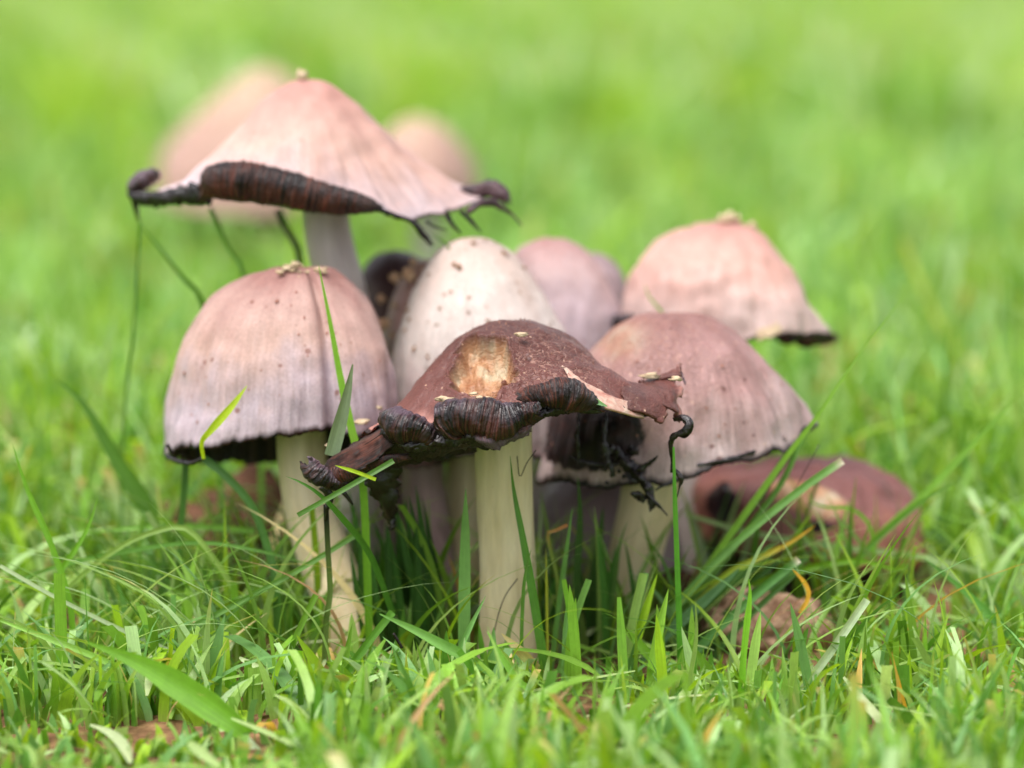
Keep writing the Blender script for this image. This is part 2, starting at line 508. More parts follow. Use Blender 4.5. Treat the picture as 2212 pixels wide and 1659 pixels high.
def build_cap(root, origin, x0, y0, keys, mat, gill_mat, nth=256, nt=72, rag=0.06, rag_f=9, lump=0.05, lump_f=0.7,
              groove=0.03, thick=0.14, seed=0.0, pits=(), masks=None, gills=True, gill_depth=0.10, extra=None, apex_bump=0.0, creases=()):
    a, R, Z = cap_grid(x0, y0, keys, nth, nt)
    t = np.linspace(0, 1, nt + 1)[:, None]
    ca, sa = np.cos(a)[None, :], np.sin(a)[None, :]
    # ragged margin
    rg = np.array([mn.fractal(Vector((math.cos(x) * rag_f * .6, math.sin(x) * rag_f * .6, seed)), 0.75, 2.0, 5) for x in a])
    rz = np.array([max(0, mn.fractal(Vector((math.cos(x) * rag_f * 2.1, math.sin(x) * rag_f * 2.1, seed + 5)), 0.6, 2.0, 4) - .1) for x in a])
    Z = Z + (rag * rg + rag * 0.6 * rz)[None, :] * smooth(0.82, 1.0, t)
    gr = np.array([mn.fractal(Vector((math.cos(x) * 7, math.sin(x) * 7, seed + 9)), 0.7, 2.0, 4) for x in a])
    R = R + groove * gr[None, :] * smooth(0.3, 1.0, t) * 0.8
    for (ang, w, dep, t0, t1) in creases:
        da = (np.degrees(a) - ang + 180) % 360 - 180
        R = R - dep * np.exp(-(da / w) ** 2)[None, :] * smooth(t0, t0 + 0.15, t) * (1 - smooth(t1 - 0.1, t1 + 0.05, t))
    X = x0 + R * ca; Y = y0 + R * sa
    V = np.stack([X, Y, Z], axis=-1)
    # lumps along the normal direction (from an inner centre)
    cen = np.array([x0, y0, Z.min() - 0.5])
    nd = V - cen; nd /= np.linalg.norm(nd, axis=-1, keepdims=True)
    flat = V.reshape(-1, 3)
    L = np.array([mn.fractal(Vector((p[0] * lump_f + seed, p[1] * lump_f, p[2] * lump_f)), 0.8, 2.0, 3) for p in flat]).reshape(X.shape)
    V = V + nd * (lump * L)[..., None] * smooth(0.0, 0.15, t)[..., None]
    ink = np.zeros(X.shape); pale = np.zeros(X.shape); scl = np.zeros(X.shape)
    Vo = V.copy()
    for (c, rad, depth, asp) in pits:
        d = V - c
        dist = np.sqrt((d[..., 0] / asp) ** 2 + d[..., 1] ** 2 * 0.5 + d[..., 2] ** 2) / rad
        dist = dist + np.array([0.34 * N(p * 1.9 + 3) + 0.14 * N(p * 6.5) for p in V.reshape(-1, 3)]).reshape(X.shape) * (dist < 2)
        wr = np.array([1.3 * N((p[0] * 3.2, p[1] * 1.5, p[2] * 1.2)) + 0.35 * N((p[0] * 9, p[1] * 2, p[2] * 2.5)) for p in V.reshape(-1, 3)]).reshape(X.shape)
        w = 1 - smooth(0.80, 1.0, dist)
        rimw = np.exp(-((dist - 1.02) / 0.09) ** 2)
        V = V - nd * (w * (depth * (1 - 0.45 * dist ** 2) + wr * 0.17))[..., None] + nd * (rimw * 0.035)[..., None]
        pale = np.maximum(pale, 1 - smooth(0.86, 0.98, dist))
    if masks is not None:
        masks(V, t, a, ink, pale, scl)
    nv = (nt + 1) * nth
    # turned-in lip
    lips = []
    for dd, tt in ((0.4, 0.0), (1.0, -0.02)):
        row = V[-1].copy(); inn = V[-4]
        dirv = np.stack([-np.cos(a), -np.sin(a), np.zeros_like(a)], axis=-1)
        lips.append(row + dirv * thick * 0.5 * dd * 1.0 + np.array([0, 0, 0.02 * dd]))
    verts = np.vstack([V.reshape(-1, 3)] + lips)
    tt = np.broadcast_to(t, X.shape)
    uvv = np.stack([np.broadcast_to(a / (2 * np.pi), X.shape), tt], axis=-1).reshape(-1, 2)
    uvv = np.vstack([uvv, uvv[-nth:], uvv[-nth:]])
    F4 = grid_faces(nt + 3, nth, True)[:, ::-1]
    # loop uv so the seam column does not fold back
    lu = uvv[F4]
    seam = (lu[:, :, 0].max(axis=1) - lu[:, :, 0].min(axis=1)) > 0.5
    s = lu[seam]; s[:, :, 0] = np.where(s[:, :, 0] < 0.5, s[:, :, 0] + 1, s[:, :, 0]); lu[seam] = s
    pad = lambda q: np.concatenate([q.reshape(-1), q[-1], q[-1]])
    inkp = pad(ink)
    cap = mesh_obj('cap', verts, F4, mat, root, origin, lu.reshape(-1, 2), {'ink': inkp, 'pale': pad(pale), 'scaly': pad(scl)})
    if gills:
        ng = nth * 2 if nth < 300 else nth
        ag = np.linspace(0, 2 * np.pi, ng, endpoint=False)
        rows = np.linspace(0.06, 0.985, 26)
        gi = []
        ci = (ag / (2 * np.pi) * nth)
        i0 = np.floor(ci).astype(int) % nth; fr = (ci - np.floor(ci))[:, None]
        for rt in rows:
            k = rt * nt; k0 = int(k); k1 = min(k0 + 1, nt); q = k - k0
            ring = V[k0] * (1 - q) + V[k1] * q
            rr = ring[i0] * (1 - fr) + ring[(i0 + 1) % nth] * fr
            rid = (np.arange(ng) % 4 < 2) * 1.0 * gill_depth + 0.03 * np.sin(ag * 31)
            inw = np.stack([-np.cos(ag), -np.sin(ag), np.zeros(ng)], axis=-1)
            dr = np.minimum(thick + rid * smooth(0.1, 0.5, rt), np.linalg.norm(rr[:, :2] - [x0, y0], axis=1) * 0.8)
            gi.append(rr + inw * (dr * (0.25 + 0.75 * rt))[:, None] - np.array([0, 0, 1]) * ((thick * 1.3 + rid) * (1 - 0.85 * rt))[:, None])
        gv = np.vstack(gi)
        guv = np.stack([np.tile(ag / (2 * np.pi) * 3, len(rows)), np.repeat(rows, ng)], axis=-1)
        mesh_obj('gills', gv, grid_faces(len(rows), ng, True), gill_mat, root, origin, guv, smooth_sh=False)
    return cap, V, a, nd


def specks(root, origin, V, nd, n, r0, r1_, mat, seed, name='specks', tmax=0.9, top=False):
    """flat bits of dirt and lifted skin stuck on a cap, joined"""
    rg = np.random.default_rng(seed)
    sv, sf = [], []
    nt_, nth_ = V.shape[:2]
    for q in range(n):
        i_ = int((rg.uniform(0.02, tmax) ** (1.5 if top else 0.8)) * nt_); j_ = int(nth_ * rg.uniform(0.47, 1.03)) % nth_
        p_ = V[min(i_, nt_ - 3), j_]; nn = nd[min(i_, nt_ - 3), j_]
        a_ = np.cross(nn, (0, 0, 1.0)); a_ /= np.linalg.norm(a_) + 1e-9; b_ = np.cross(nn, a_)
        r_ = r0 + (r1_ - r0) * rg.random() ** 2.5
        el = rg.uniform(.6, 1.8); k0 = len(sv)
        sv.append(p_ + nn * r_ * .35)
        for e in range(7):
            g = e / 7 * 6.283; rr = r_ * rg.uniform(.6, 1.25)
            sv.append(p_ + a_ * math.cos(g) * rr + b_ * math.sin(g) * rr * el - nn * .012)
        sf += [(k0, k0 + 1 + e, k0 + 1 + (e + 1) % 7) for e in range(7)]
    o = mesh_obj(name, np.array(sv), sf, mat, root, origin, smooth_sh=False)
    o['kind'] = 'stuff'


def tube(name, path, mat, root, origin, ns=24, sec=28, groove=0.0, seed=0, ridges=0.0, ridge_f=30, low=False, rough_n=0.0, flat=1.0, cap_ends=True):
    """path: rows (x, y, z, radius) in cm"""
    q = catmull(path, ns)
    c = q[:, :3]; r = q[:, 3]
    T = np.gradient(c, axis=0); T /= np.linalg.norm(T, axis=1, keepdims=True) + 1e-9
    ref = np.array([0.03, 1.0, 0.02])
    A = np.cross(T, ref); A /= np.linalg.norm(A, axis=1, keepdims=True) + 1e-9
    B = np.cross(A, T)
    ph = np.linspace(0, 2 * np.pi, sec, endpoint=False)
    L = np.concatenate([[0], np.cumsum(np.linalg.norm(np.diff(c, axis=0), axis=1))])
    rows = []
    for i in range(len(c)):
        g = np.ones(sec)
        if groove:
            g += groove * np.array([N((math.cos(x) * 4 + seed, math.sin(x) * 4, L[i] * 0.35)) + 0.5 * N((math.cos(x) * 9 + seed, math.sin(x) * 9, L[i] * 0.2)) for x in ph])
        if ridges:
            g += ridges * N((L[i] * ridge_f, seed, 0)) + 0.6 * ridges * np.array([N((math.cos(x) * 2, math.sin(x) * 2 + seed, L[i] * ridge_f * 0.8)) for x in ph])
        if rough_n:
            g += rough_n * np.array([mn.fractal(Vector((math.cos(x) * 1.6 + seed, math.sin(x) * 1.6, L[i] * 3.2)), 0.7, 2.0, 3) for x in ph])
        rows.append(c[i] + (np.cos(ph) * g * r[i])[:, None] * A[i] + (np.sin(ph) * g * r[i] * flat)[:, None] * B[i])
    V = np.vstack(rows)
    nf = len(c)
    Fc = grid_faces(nf, sec, True)
    uv = np.stack([np.tile(ph / (2 * np.pi), nf), np.repeat(L, sec)], axis=-1)
    if ridges: uv = np.stack([np.repeat(L, sec), np.tile(ph / (2 * np.pi), nf)], axis=-1)
    faces = [tuple(int(k) for k in f) for f in Fc]
    if cap_ends:
        faces.append(tuple(range(sec)))
        faces.append(tuple(reversed(range((nf - 1) * sec, nf * sec))))
    at = {'low': np.repeat(1 - smooth(0.0, 0.35, np.linspace(1, 0, nf)), sec)} if low else None
    lu = []
    for f in faces:
        us = uv[list(f)].copy()
        if not ridges and us[:, 0].max() - us[:, 0].min() > 0.5 and len(f) == 4:
            us[:, 0] = np.where(us[:, 0] < 0.5, us[:, 0] + 1, us[:, 0])
        lu.append(us)
    return mesh_obj(name, V, faces, mat, root, origin, np.vstack(lu), at)


def stem(root, origin, pts, mat, groove=0.035, seed=0, sec=40):
    """pts: (u, v, y, half width in px)"""
    path = [np.append(P(u, v, y), w / pxcm(y)) for u, v, y, w in pts]
    return tube('stem', path, mat, root, origin, 48, sec, groove, seed, low=True)


def roll(root, origin, pts, mat, seed=0, turns=1.15, start=-110, ridge=0.10, ridge_f=9, n=160, name='rolled_rim', out_dir=None, rag=0.15, wob=1.35):
    """margin of the cap rolled outwards and up into a scroll, gills on its outside. pts: (u, v, y, radius px)"""
    path = np.array([np.append(P(u, v, y), w / pxcm(y)) for u, v, y, w in pts])
    n = int(n * 2.4); ridge_f = 17; ridge = 0.06
    q = catmull(path, n)
    c = q[:, :3]; r = q[:, 3]
    T = np.gradient(c, axis=0); T /= np.linalg.norm(T, axis=1, keepdims=True) + 1e-9
    o = np.array(out_dir if out_dir is not None else (0.05, -1.0, 0.0))
    E1 = o - T * (T @ o)[:, None]; E1 /= np.linalg.norm(E1, axis=1, keepdims=True)
    E2 = np.cross(T, E1); E2 *= np.sign(E2[:, 2:3] + 1e-6)
    L = np.concatenate([[0], np.cumsum(np.linalg.norm(np.diff(c, axis=0), axis=1))])
    sec = 40
    k = np.linspace(0, 1, sec)
    rmax = r.max()
    r = np.maximum(r, 0.45 * rmax * np.minimum(1, 0.35 + np.minimum(L, L[-1] - L) / (rmax * 1.2 + 1e-6)))
    rows = []
    for i in range(n + 1):
        tw = turns * (1 + 2.0 * rag * N((L[i] * 1.6, seed + 4, 0)) + 1.3 * rag * N((L[i] * 7.0, seed + 8, 0)) + 0.5 * rag * N((L[i] * 22.0, seed + 8, 3)))
        st = start + 26 * wob * N((L[i] * 1.1, seed, 6))
        ang = np.radians(st) + k * 2 * np.pi * tw
        rad = r[i] * (1 - 0.50 * k ** 1.3) * (1 + wob * 0.26 * N((L[i] * 1.5, seed, 3.3)))
        fine = np.array([0.10 * N((L[i] * 15 + 1.5 * x, seed, x * 1.5)) + 0.06 * N((L[i] * 31 + x, seed + 3, x * 2.5)) + wob * 0.22 * N((L[i] * 2.4, seed + 2, x * 5)) + wob * 0.10 * N((L[i] * 5.5, seed + 5, x * 9)) for x in k])
        rad = rad * (1 + fine)
        endw = math.exp(-min(L[i], L[-1] - L[i]) / (0.5 * rmax))
        sgn = -1.0 if L[i] < L[-1] / 2 else 1.0
        tj = sgn * endw * rmax * np.array([0.9 * N((x * 3.5, seed, sgn)) + 0.5 * N((x * 11, seed, sgn)) for x in k])
        rows.append(c[i] + (np.cos(ang) * rad)[:, None] * E1[i] * 0.92 + (np.sin(ang) * rad)[:, None] * E2[i] + tj[:, None] * T[i])
    V = np.vstack(rows)
    uv = np.stack([np.repeat(L, sec), np.tile(k, n + 1)], axis=-1)
    ob = mesh_obj(name, V, grid_faces(n + 1, sec, False), mat, root, origin, uv)
    md = ob.modifiers.new('thickness', 'SOLIDIFY'); md.thickness = 0.0004; md.offset = 0
    return ob


def strand(root, origin, pts, name='ink_strand', mat='ink', seed=0, rough=0.25, sec=10, n=40, flat=0.8):
    path = [np.append(P(u, v, y), 0.72 * w / pxcm(y)) for u, v, y, w in pts]
    return tube(name, path, M[mat], root, origin, n * 2, sec, 0, seed, rough_n=rough * 2.0, flat=flat)


def sheet(root, origin, rows_px, mat, name, n=30, m=16, seed=0, wav=0.05, thick=0.05, curl=0.0):
    """a thick flap through a lattice of survey points: rows of (u, v, y)"""
    rr = [catmull([P(*p) for p in row], m) for row in rows_px]
    G = np.array(rr)                       # rows, m+1, 3
    G = np.stack([catmull(G[:, j], n) for j in range(m + 1)], axis=1)
    for i in range(G.shape[0]):
        for j in range(G.shape[1]):
            p = G[i, j]
            G[i, j, 1] += wav * mn.fractal(Vector((p[0] * 2 + seed, p[1], p[2] * 2)), 0.7, 2.0, 3) * 2
            e = max(0.0, 1 - min(i, n - i) / 3.0)
            G[i, j, 2] += wav * e * (1.6 * N((p[0] * 7, seed, p[2] * 3)) + N((p[0] * 16, seed, p[2] * 9)))
            G[i, j, 0] += wav * e * 1.6 * (N((seed, p[0] * 8, p[2] * 7)) + .6 * N((seed, p[0] * 8, p[2] * 19)))
            ej = max(0.0, 1 - min(j, m - j) / 2.5)
            G[i, j, 0] += wav * ej * (1.4 * N((p[2] * 8, seed, p[0] * 3)) + N((p[2] * 18, seed, p[0] * 9)))
    uv = np.stack(np.meshgrid(np.linspace(0, 1, m + 1), np.linspace(0, 1, n + 1)), axis=-1).reshape(-1, 2)
    ob = mesh_obj(name, G.reshape(-1, 3), grid_faces(n + 1, m + 1, False), mat, root, origin, uv,
                  {'ink': np.zeros(G.shape[0] * G.shape[1]), 'pale': np.zeros(G.shape[0] * G.shape[1]), 'scaly': np.full(G.shape[0] * G.shape[1], 0.25)})
    md = ob.modifiers.new('thickness', 'SOLIDIFY'); md.thickness = thick * S; md.offset = 0
    return ob


_ico = {}
def blob_mesh(c, r, seed, sub=2, amp=0.45, f=1.4, sq=(1, 1, 1)):
    if sub not in _ico:
        bm = bmesh.new(); bmesh.ops.create_icosphere(bm, subdivisions=sub, radius=1.0)
        _ico[sub] = (np.array([v.co[:] for v in bm.verts]), np.array([[v.index for v in fc.verts] for fc in bm.faces]))
        bm.free()
    v, f3 = _ico[sub]
    d = np.array([1 + amp * mn.fractal(Vector((p[0] * f + seed * 3.1, p[1] * f + seed, p[2] * f)), 0.8, 2.0, 4) for p in v])
    return c + v * d[:, None] * r * np.array(sq), f3


def blob_thing(name, c, r, mat, label, cat, group=None, seed=0, sub=2, sq=(1, 1, 1), amp=0.5, parent=None, origin=None):
    v, f = blob_mesh(np.array(c), r, seed, sub, amp, sq=sq)
    if parent is not None:
        return mesh_obj(name, v, f, mat, parent, origin, smooth_sh=False)
    o = mesh_obj(name, v, f, mat, None, np.array(c) - np.array([0, 0, r * sq[2]]), smooth_sh=False)
    return tag(o, label, cat, group)


def ground_z(x, y):
    d = math.hypot(x, y)
    w = 1.0 / (1 + (d / 60.0) ** 2)
    return w * (0.35 * N((x * 0.12, y * 0.12, 2.0)) + 0.12 * N((x * 0.6, y * 0.6, 5.0))) - 0.1


# ------------------------------------------------------------------ ground sheet
gx = np.concatenate([-np.geomspace(60, 20000, 36)[::-1], np.linspace(-55, 55, 150), np.geomspace(60, 20000, 36)])
gy = np.concatenate([-np.geomspace(80, 20000, 30)[::-1], np.linspace(-75, 70, 190), np.geomspace(75, 40000, 46)])
GX, GY = np.meshgrid(gx, gy)
GZ = np.array([ground_z(x, y) for x, y in zip(GX.ravel(), GY.ravel())]).reshape(GX.shape)
turf = smooth(9, 26, np.hypot(GX, GY - 3))
ground = mesh_obj('ground', np.stack([GX, GY, GZ], axis=-1).reshape(-1, 3), grid_faces(len(gy), len(gx), False)[:, ::-1], M['soil'],
                  None, (0, 0, 0), None, {'turf': turf.ravel()})
tag(ground, kind='structure', label='brown soil under the lawn')

# ------------------------------------------------------------------ mushrooms
GRP = 'ink cap mushrooms in the clump'
OBST = []                                  # stems and low caps: (x, y, radius) kept free of lawn blades


def start(u_base, y_base, label, rad=0.75, group=GRP):
    x = P(u_base, 1400, y_base)[0]
    o = np.array([x, y_base, ground_z(x, y_base)])
    OBST.append((x, y_base, rad))
    return root_at('mushroom', o, label, 'mushroom', group), o


def base_pt(o, w):
    return tuple([None]) if o is None else None


def uvof(p):
    """where a layout point lies on the sight grid"""
    d = np.array(p) - np.array([0, CY, H])
    return 1106 + d[0] / (d @ F) / KPX, 829.5 - (d @ U) / (d @ F) / KPX


def stem_to_ground(root, o, pts, mat, wbase, groove=0.035, seed=0):
    u, v = uvof(o - np.array([0, 0, 0.5]))
    return stem(root, o, pts + [(u, v, o[1], wbase)], mat, groove, seed)


# --- front brown mushroom
r1, o1 = start(1098, 0.0, 'dark brown mushroom in front with a pale torn hole and black rolled rim')
x0 = P(1085, 690, 0)[0]; y0 = 0.0
keys = [
    K(0, [(1150, 698), (1210, 722), (1262, 756), (1300, 795), (1345, 822), (1400, 832), (1440, 822)], x0, y0, 690),
    K(45, [(0.9, 700), (1.6, 740), (2.2, 800), (2.6, 850)], x0, y0, 690, 'r'),
    K(90, [(0.9, 705), (1.5, 760), (1.9, 830), (2.1, 880)], x0, y0, 690, 'r'),
    K(140, [(0.9, 710), (1.7, 790), (2.4, 880), (2.8, 940)], x0, y0, 690, 'r'),
    K(182, [(1030, 702), (985, 732), (940, 782), (900, 836), (868, 880), (800, 940), (730, 985)], x0, y0, 690),
    K(222, [(0.9, 722), (1.8, 800), (2.6, 880), (3.15, 925)], x0, y0, 690, 'r'),
    K(265, [(0.9, 722), (1.8, 790), (2.5, 850), (3.0, 890)], x0, y0, 690, 'r'),
    K(305, [(0.9, 722), (1.8, 775), (2.5, 825), (3.1, 870)], x0, y0, 690, 'r'),
    K(335, [(0.9, 710), (1.8, 755), (2.7, 815), (3.3, 862), (3.7, 895)], x0, y0, 690, 'r'),
]
pit_c = None


def masks1(V, t, a, ink, pale, scl):
    flat = V
    u = np.zeros(V.shape[:2])
    d = V - np.array([0, CY, H])
    w = d @ F
    uu = 1106 + d[..., 0] / w / KPX; vv = 829.5 - (d @ U) / w / KPX
    front = V[..., 1] < 0.6
    scl[...] = np.exp(-(((uu - 1175) / 130) ** 2 + ((vv - 790) / 75) ** 2)) * 1.1 + 0.12
    ink[...] = smooth(0.93, 1.0, t) * 0.75


pit = (P(1040, 784, -1.75), 0.84, 0.55, 0.85)
cap1, V1, a1, nd1 = build_cap(r1, o1, x0, y0, keys, M['cap_brown'], M['gill'], nth=440, nt=150, rag=0.10, lump=0.10, lump_f=0.9,
                              groove=0.04, thick=0.18, seed=1.3, pits=[pit], masks=masks1, gill_depth=0.12)
stem_to_ground(r1, o1, [(1092, 800, 0.0, 60), (1090, 900, -0.1, 61), (1090, 1000, -0.1, 62), (1092, 1150, 0, 61), (1097, 1300, 0, 64), (1102, 1420, 0, 70)], M['stemc'], 76, 0.09, 3)
# the margin rolled up in scrolls, left to right
roll(r1, o1, [(835, 905, -2.2, 18), (852, 912, -2.5, 36), (878, 918, -2.7, 42), (906, 926, -2.8, 38), (926, 940, -2.8, 24), (945, 955, -2.7, 8)], M['rollb'], 2, 1.1, -120, 0.10, 7, 120, out_dir=(-0.3, -1, 0))
roll(r1, o1, [(958, 918, -2.9, 30), (978, 900, -3.1, 48), (1008, 896, -3.25, 50), (1045, 902, -3.3, 48), (1085, 908, -3.3, 46), (1120, 898, -3.2, 38), (1165, 880, -3.1, 30)], M['rollb'], 5, 1.15, -115, 0.14, 6, 200)
roll(r1, o1, [(1128, 862, -3.1, 20), (1155, 856, -3.1, 30), (1195, 846, -3.1, 40), (1232, 848, -3.0, 36), (1264, 862, -2.9, 24), (1296, 880, -2.7, 8)], M['roll'], 9, 1.05, -110, 0.12, 7, 160)
sheet(r1, o1, [[(1010, 925, -3.3), (1060, 930, -3.5), (1110, 925, -3.4), (1150, 905, -3.3)],
               [(1022, 945, -3.4), (1062, 955, -3.6), (1108, 945, -3.5), (1150, 922, -3.3)],
               [(1040, 955, -3.4), (1066, 975, -3.5), (1100, 958, -3.4), (1150, 930, -3.2)]], M['rollb'], 'torn_gill_flap', 16, 30, 3, 0.05, 0.04)
# long ribbed slab hanging down to the left, with knobs at its end
sheet(r1, o1, [[(868, 885, -1.6), (845, 920, -2.2), (850, 965, -2.6)], [(815, 930, -1.6), (800, 955, -2.2), (805, 1000, -2.5)],
               [(765, 962, -1.6), (750, 978, -2.1), (752, 1022, -2.4)], [(722, 985, -1.6), (706, 1000, -2.0), (708, 1040, -2.2)]], M['roll'], 'ribbed_slab', 40, 24, 12, 0.07, 0.07)
roll(r1, o1, [(880, 985, -2.5, 8), (830, 992, -2.4, 14), (780, 1006, -2.3, 18), (735, 1020, -2.2, 18), (705, 1034, -2.1, 16)], M['roll'], 12, 0.8, -170, 0.12, 7, 150, name='rolled_rim')
roll(r1, o1, [(668, 1000, -2.2, 14), (680, 1015, -2.3, 24), (700, 1032, -2.3, 27), (725, 1042, -2.2, 20), (745, 1044, -2.0, 8)], M['rollb'], 17, 1.1, -150, 0.14, 6, 90)
sheet(r1, o1, [[(690, 1040, -1.6), (780, 1010, -1.4), (870, 985, -1.2), (960, 970, -1.0), (1030, 955, -1.0)],
               [(700, 1062, -1.5), (790, 1035, -1.3), (870, 1005, -1.0), (950, 990, -0.9), (1030, 975, -0.8)]], M['gill'], 'dark_gill_fill', 14, 40, 7, 0.05, 0.08)
sheet(r1, o1, [[(820, 920, -2.0), (900, 925, -2.4), (980, 920, -2.7), (1060, 915, -2.8), (1130, 905, -2.7)],
               [(815, 975, -1.8), (900, 965, -2.1), (980, 962, -2.3), (1060, 948, -2.4), (1130, 930, -2.4)],
               [(800, 1010, -1.4), (900, 992, -1.7), (980, 972, -1.8), (1060, 950, -1.8), (1130, 935, -1.8)]], M['gill'], 'dark_gill_fill', 14, 40, 11, 0.05, 0.08)  # dark sheet added to fill the gap so the cavity looks shaded black
sheet(r1, o1, [[(776, 1010, -1.0), (820, 1005, -1.0), (870, 995, -1.0)], [(800, 1060, -0.8), (830, 1055, -0.9), (858, 1045, -0.8)],
               [(828, 1100, -0.6), (840, 1100, -0.7), (854, 1090, -0.6)], [(842, 1140, -0.5), (847, 1142, -0.5), (852, 1140, -0.5)]], M['ink'], 'ink_drape', 26, 14, 8, 0.08, 0.1)
strand(r1, o1, [(826, 930, -2.4, 14), (880, 958, -2.7, 18), (940, 955, -2.8, 20), (1000, 945, -3.1, 22), (1060, 950, -3.2, 24), (1120, 925, -3.1, 18), (1160, 895, -3.0, 16), (1220, 882, -2.9, 16), (1300, 888, -2.6, 6)], seed=70, name='black_rim', mat='ink', rough=0.4, n=120, sec=16)
strand(r1, o1, [(700, 1050, -1.9, 16), (712, 1075, -1.9, 12), (706, 1098, -1.9, 7), (702, 1125, -1.8, 4)], seed=2)
strand(r1, o1, [(738, 1060, -1.8, 8), (748, 1072, -1.8, 6), (762, 1090, -1.7, 3)], seed=4)
strand(r1, o1, [(788, 960, -2.3, 1.2), (805, 950, -2.4, 1.2), (822, 938, -2.5, 1.5), (836, 925, -2.6, 2)], seed=5, rough=0.1, sec=6)
# split with pale flesh and the frilled flap on the right
sheet(r1, o1, [[(1218, 792, -1.75), (1222, 797, -1.85)], [(1250, 818, -2.05), (1240, 836, -2.35)], [(1290, 842, -2.15), (1278, 870, -2.65)],
               [(1335, 862, -2.05), (1330, 888, -2.5)], [(1385, 876, -1.7), (1390, 905, -2.0)]], M['flesh'], 'torn_flesh_strip', 34, 12, 4, 0.04, 0.05)
sheet(r1, o1, [[(1330, 820, -1.2), (1345, 850, -1.75), (1350, 884, -2.2)], [(1385, 832, -1.0), (1395, 858, -1.6), (1398, 895, -2.1)],
               [(1412, 838, -0.9), (1425, 866, -1.5), (1415, 908, -1.9)], [(1424, 842, -0.9), (1440, 880, -1.4), (1432, 918, -1.8)]], M['cap_brown'], 'torn_flap', 26, 18, 5, 0.06, 0.06)
sheet(r1, o1, [[(1380, 826, -0.4), (1400, 842, -1.0), (1420, 870, -1.5)], [(1425, 822, -0.4), (1445, 846, -1.0), (1455, 885, -1.5)],
               [(1450, 814, -0.3), (1456, 850, -0.9), (1464, 900, -1.4)], [(1472, 804, -0.2), (1459, 826, -0.5), (1476, 846, -0.8), (1455, 872, -1.0), (1470, 886, -1.2), (1460, 912, -1.3)]], M['cap_brown'], 'torn_flap', 26, 22, 6, 0.07, 0.06)
sheet(r1, o1, [[(1400, 828, -0.4), (1425, 822, -0.4)], [(1425, 816, -0.3), (1452, 812, -0.5)], [(1445, 800, -0.2), (1470, 806, -0.4)], [(1462, 794, -0.1), (1472, 796, -0.2)]], M['cap_brown'], 'torn_flap', 20, 12, 9, 0.09, 0.05)
strand(r1, o1, [(1456, 906, -1.4, 6), (1476, 903, -1.6, 10), (1488, 915, -1.7, 12), (1480, 934, -1.7, 12), (1460, 940, -1.6, 9), (1448, 958, -1.5, 8), (1452, 990, -1.4, 6), (1450, 1020, -1.3, 5)], seed=7, n=60, sec=14)
strand(r1, o1, [(1450, 1010, -1.4, 4), (1462, 1020, -1.4, 7), (1472, 1036, -1.4, 9), (1468, 1052, -1.4, 3), (1462, 1075, -1.4, 1.5)], seed=8)
strand(r1, o1, [(1480, 830, -0.4, 3), (1475, 815, -0.3, 4), (1470, 802, -0.2, 3), (1462, 792, -0.2, 1)], seed=9, mat='inkp')

# lifted scales on the brown crown
sv, sf = [], []
for q in range(170):
    i_ = rng.integers(8, 110); j_ = rng.integers(0, V1.shape[1]); p_ = V1[i_, j_]
    if p_[1] > 0.6: continue
    nn = nd1[i_, j_]; tdir = V1[i_ + 2, j_] - p_; tdir /= np.linalg.norm(tdir) + 1e-9
    sd_ = np.cross(nn, tdir); w_ = rng.uniform(.02, .06); l_ = rng.uniform(.03, .08)
    b_ = len(sv)
    sv += [p_ - sd_ * w_ - nn * .03, p_ + sd_ * w_ - nn * .03, p_ - tdir * l_ * .4 + nn * l_ * rng.uniform(.3, .9), p_ + tdir * .03 - nn * .03]
    sf += [(b_, b_ + 1, b_ + 2), (b_ + 1, b_ + 3, b_ + 2), (b_ + 3, b_, b_ + 2)]
so = mesh_obj('scales', np.array(sv), sf, simple_material('cap_scale', hexc(112, 66, 58), hexc(196, 148, 126), 4, 0.7), r1, o1, smooth_sh=False)
so['kind'] = 'stuff'

# --- pale left dome
r2, o2 = start(790, 1.2, 'large pale pink dome mushroom at left with a lengthwise crease and brown spots')
x0 = P(650, 575, 2.9)[0]; y0 = 2.9
keys = [
    K(0, [(705, 582), (755, 610), (798, 660), (826, 722), (841, 790), (846, 858), (838, 905), (826, 945)], x0, y0, 577),
    K(90, [(0.8, 582), (1.7, 640), (2.3, 740), (2.6, 870), (2.7, 1004)], x0, y0, 577, 'r'),
    K(140, [(0.8, 582), (1.7, 640), (2.4, 740), (2.75, 870), (2.85, 1004)], x0, y0, 577, 'r'),
    K(180, [(610, 579), (545, 592), (482, 626), (434, 676), (396, 742), (370, 824), (357, 910), (361, 985)], x0, y0, 577),
    K(225, [(0.9, 592), (1.8, 655), (2.5, 760), (2.9, 880), (3.05, 968)], x0, y0, 577, 'r'),
    K(252, [(0.8, 590), (1.7, 655), (2.3, 760), (2.6, 880), (2.72, 955)], x0, y0, 577, 'r'),
    K(272, [(0.8, 590), (1.7, 655), (2.3, 760), (2.55, 860), (2.62, 932)], x0, y0, 577, 'r'),
    K(312, [(0.8, 592), (1.7, 660), (2.4, 770), (2.7, 870), (2.75, 948)], x0, y0, 577, 'r'),
]
_, V2, _, nd2 = build_cap(r2, o2, x0, y0, keys, M['cap_left'], M['gill'], nth=300, nt=80, rag=0.14, rag_f=6, lump=0.12, lump_f=0.6, groove=0.07, seed=2.2,
          creases=[(290, 5, 0.30, 0.02, 1.1), (213, 4, 0.16, 0.45, 1.1), (250, 7, 0.08, 0.4, 1.1), (232, 3, 0.06, 0.6, 1.1), (325, 5, 0.12, 0.6, 1.1)])
specks(r2, o2, V2, nd2, 150, .012, .06, M['speckp'], 3, top=True)
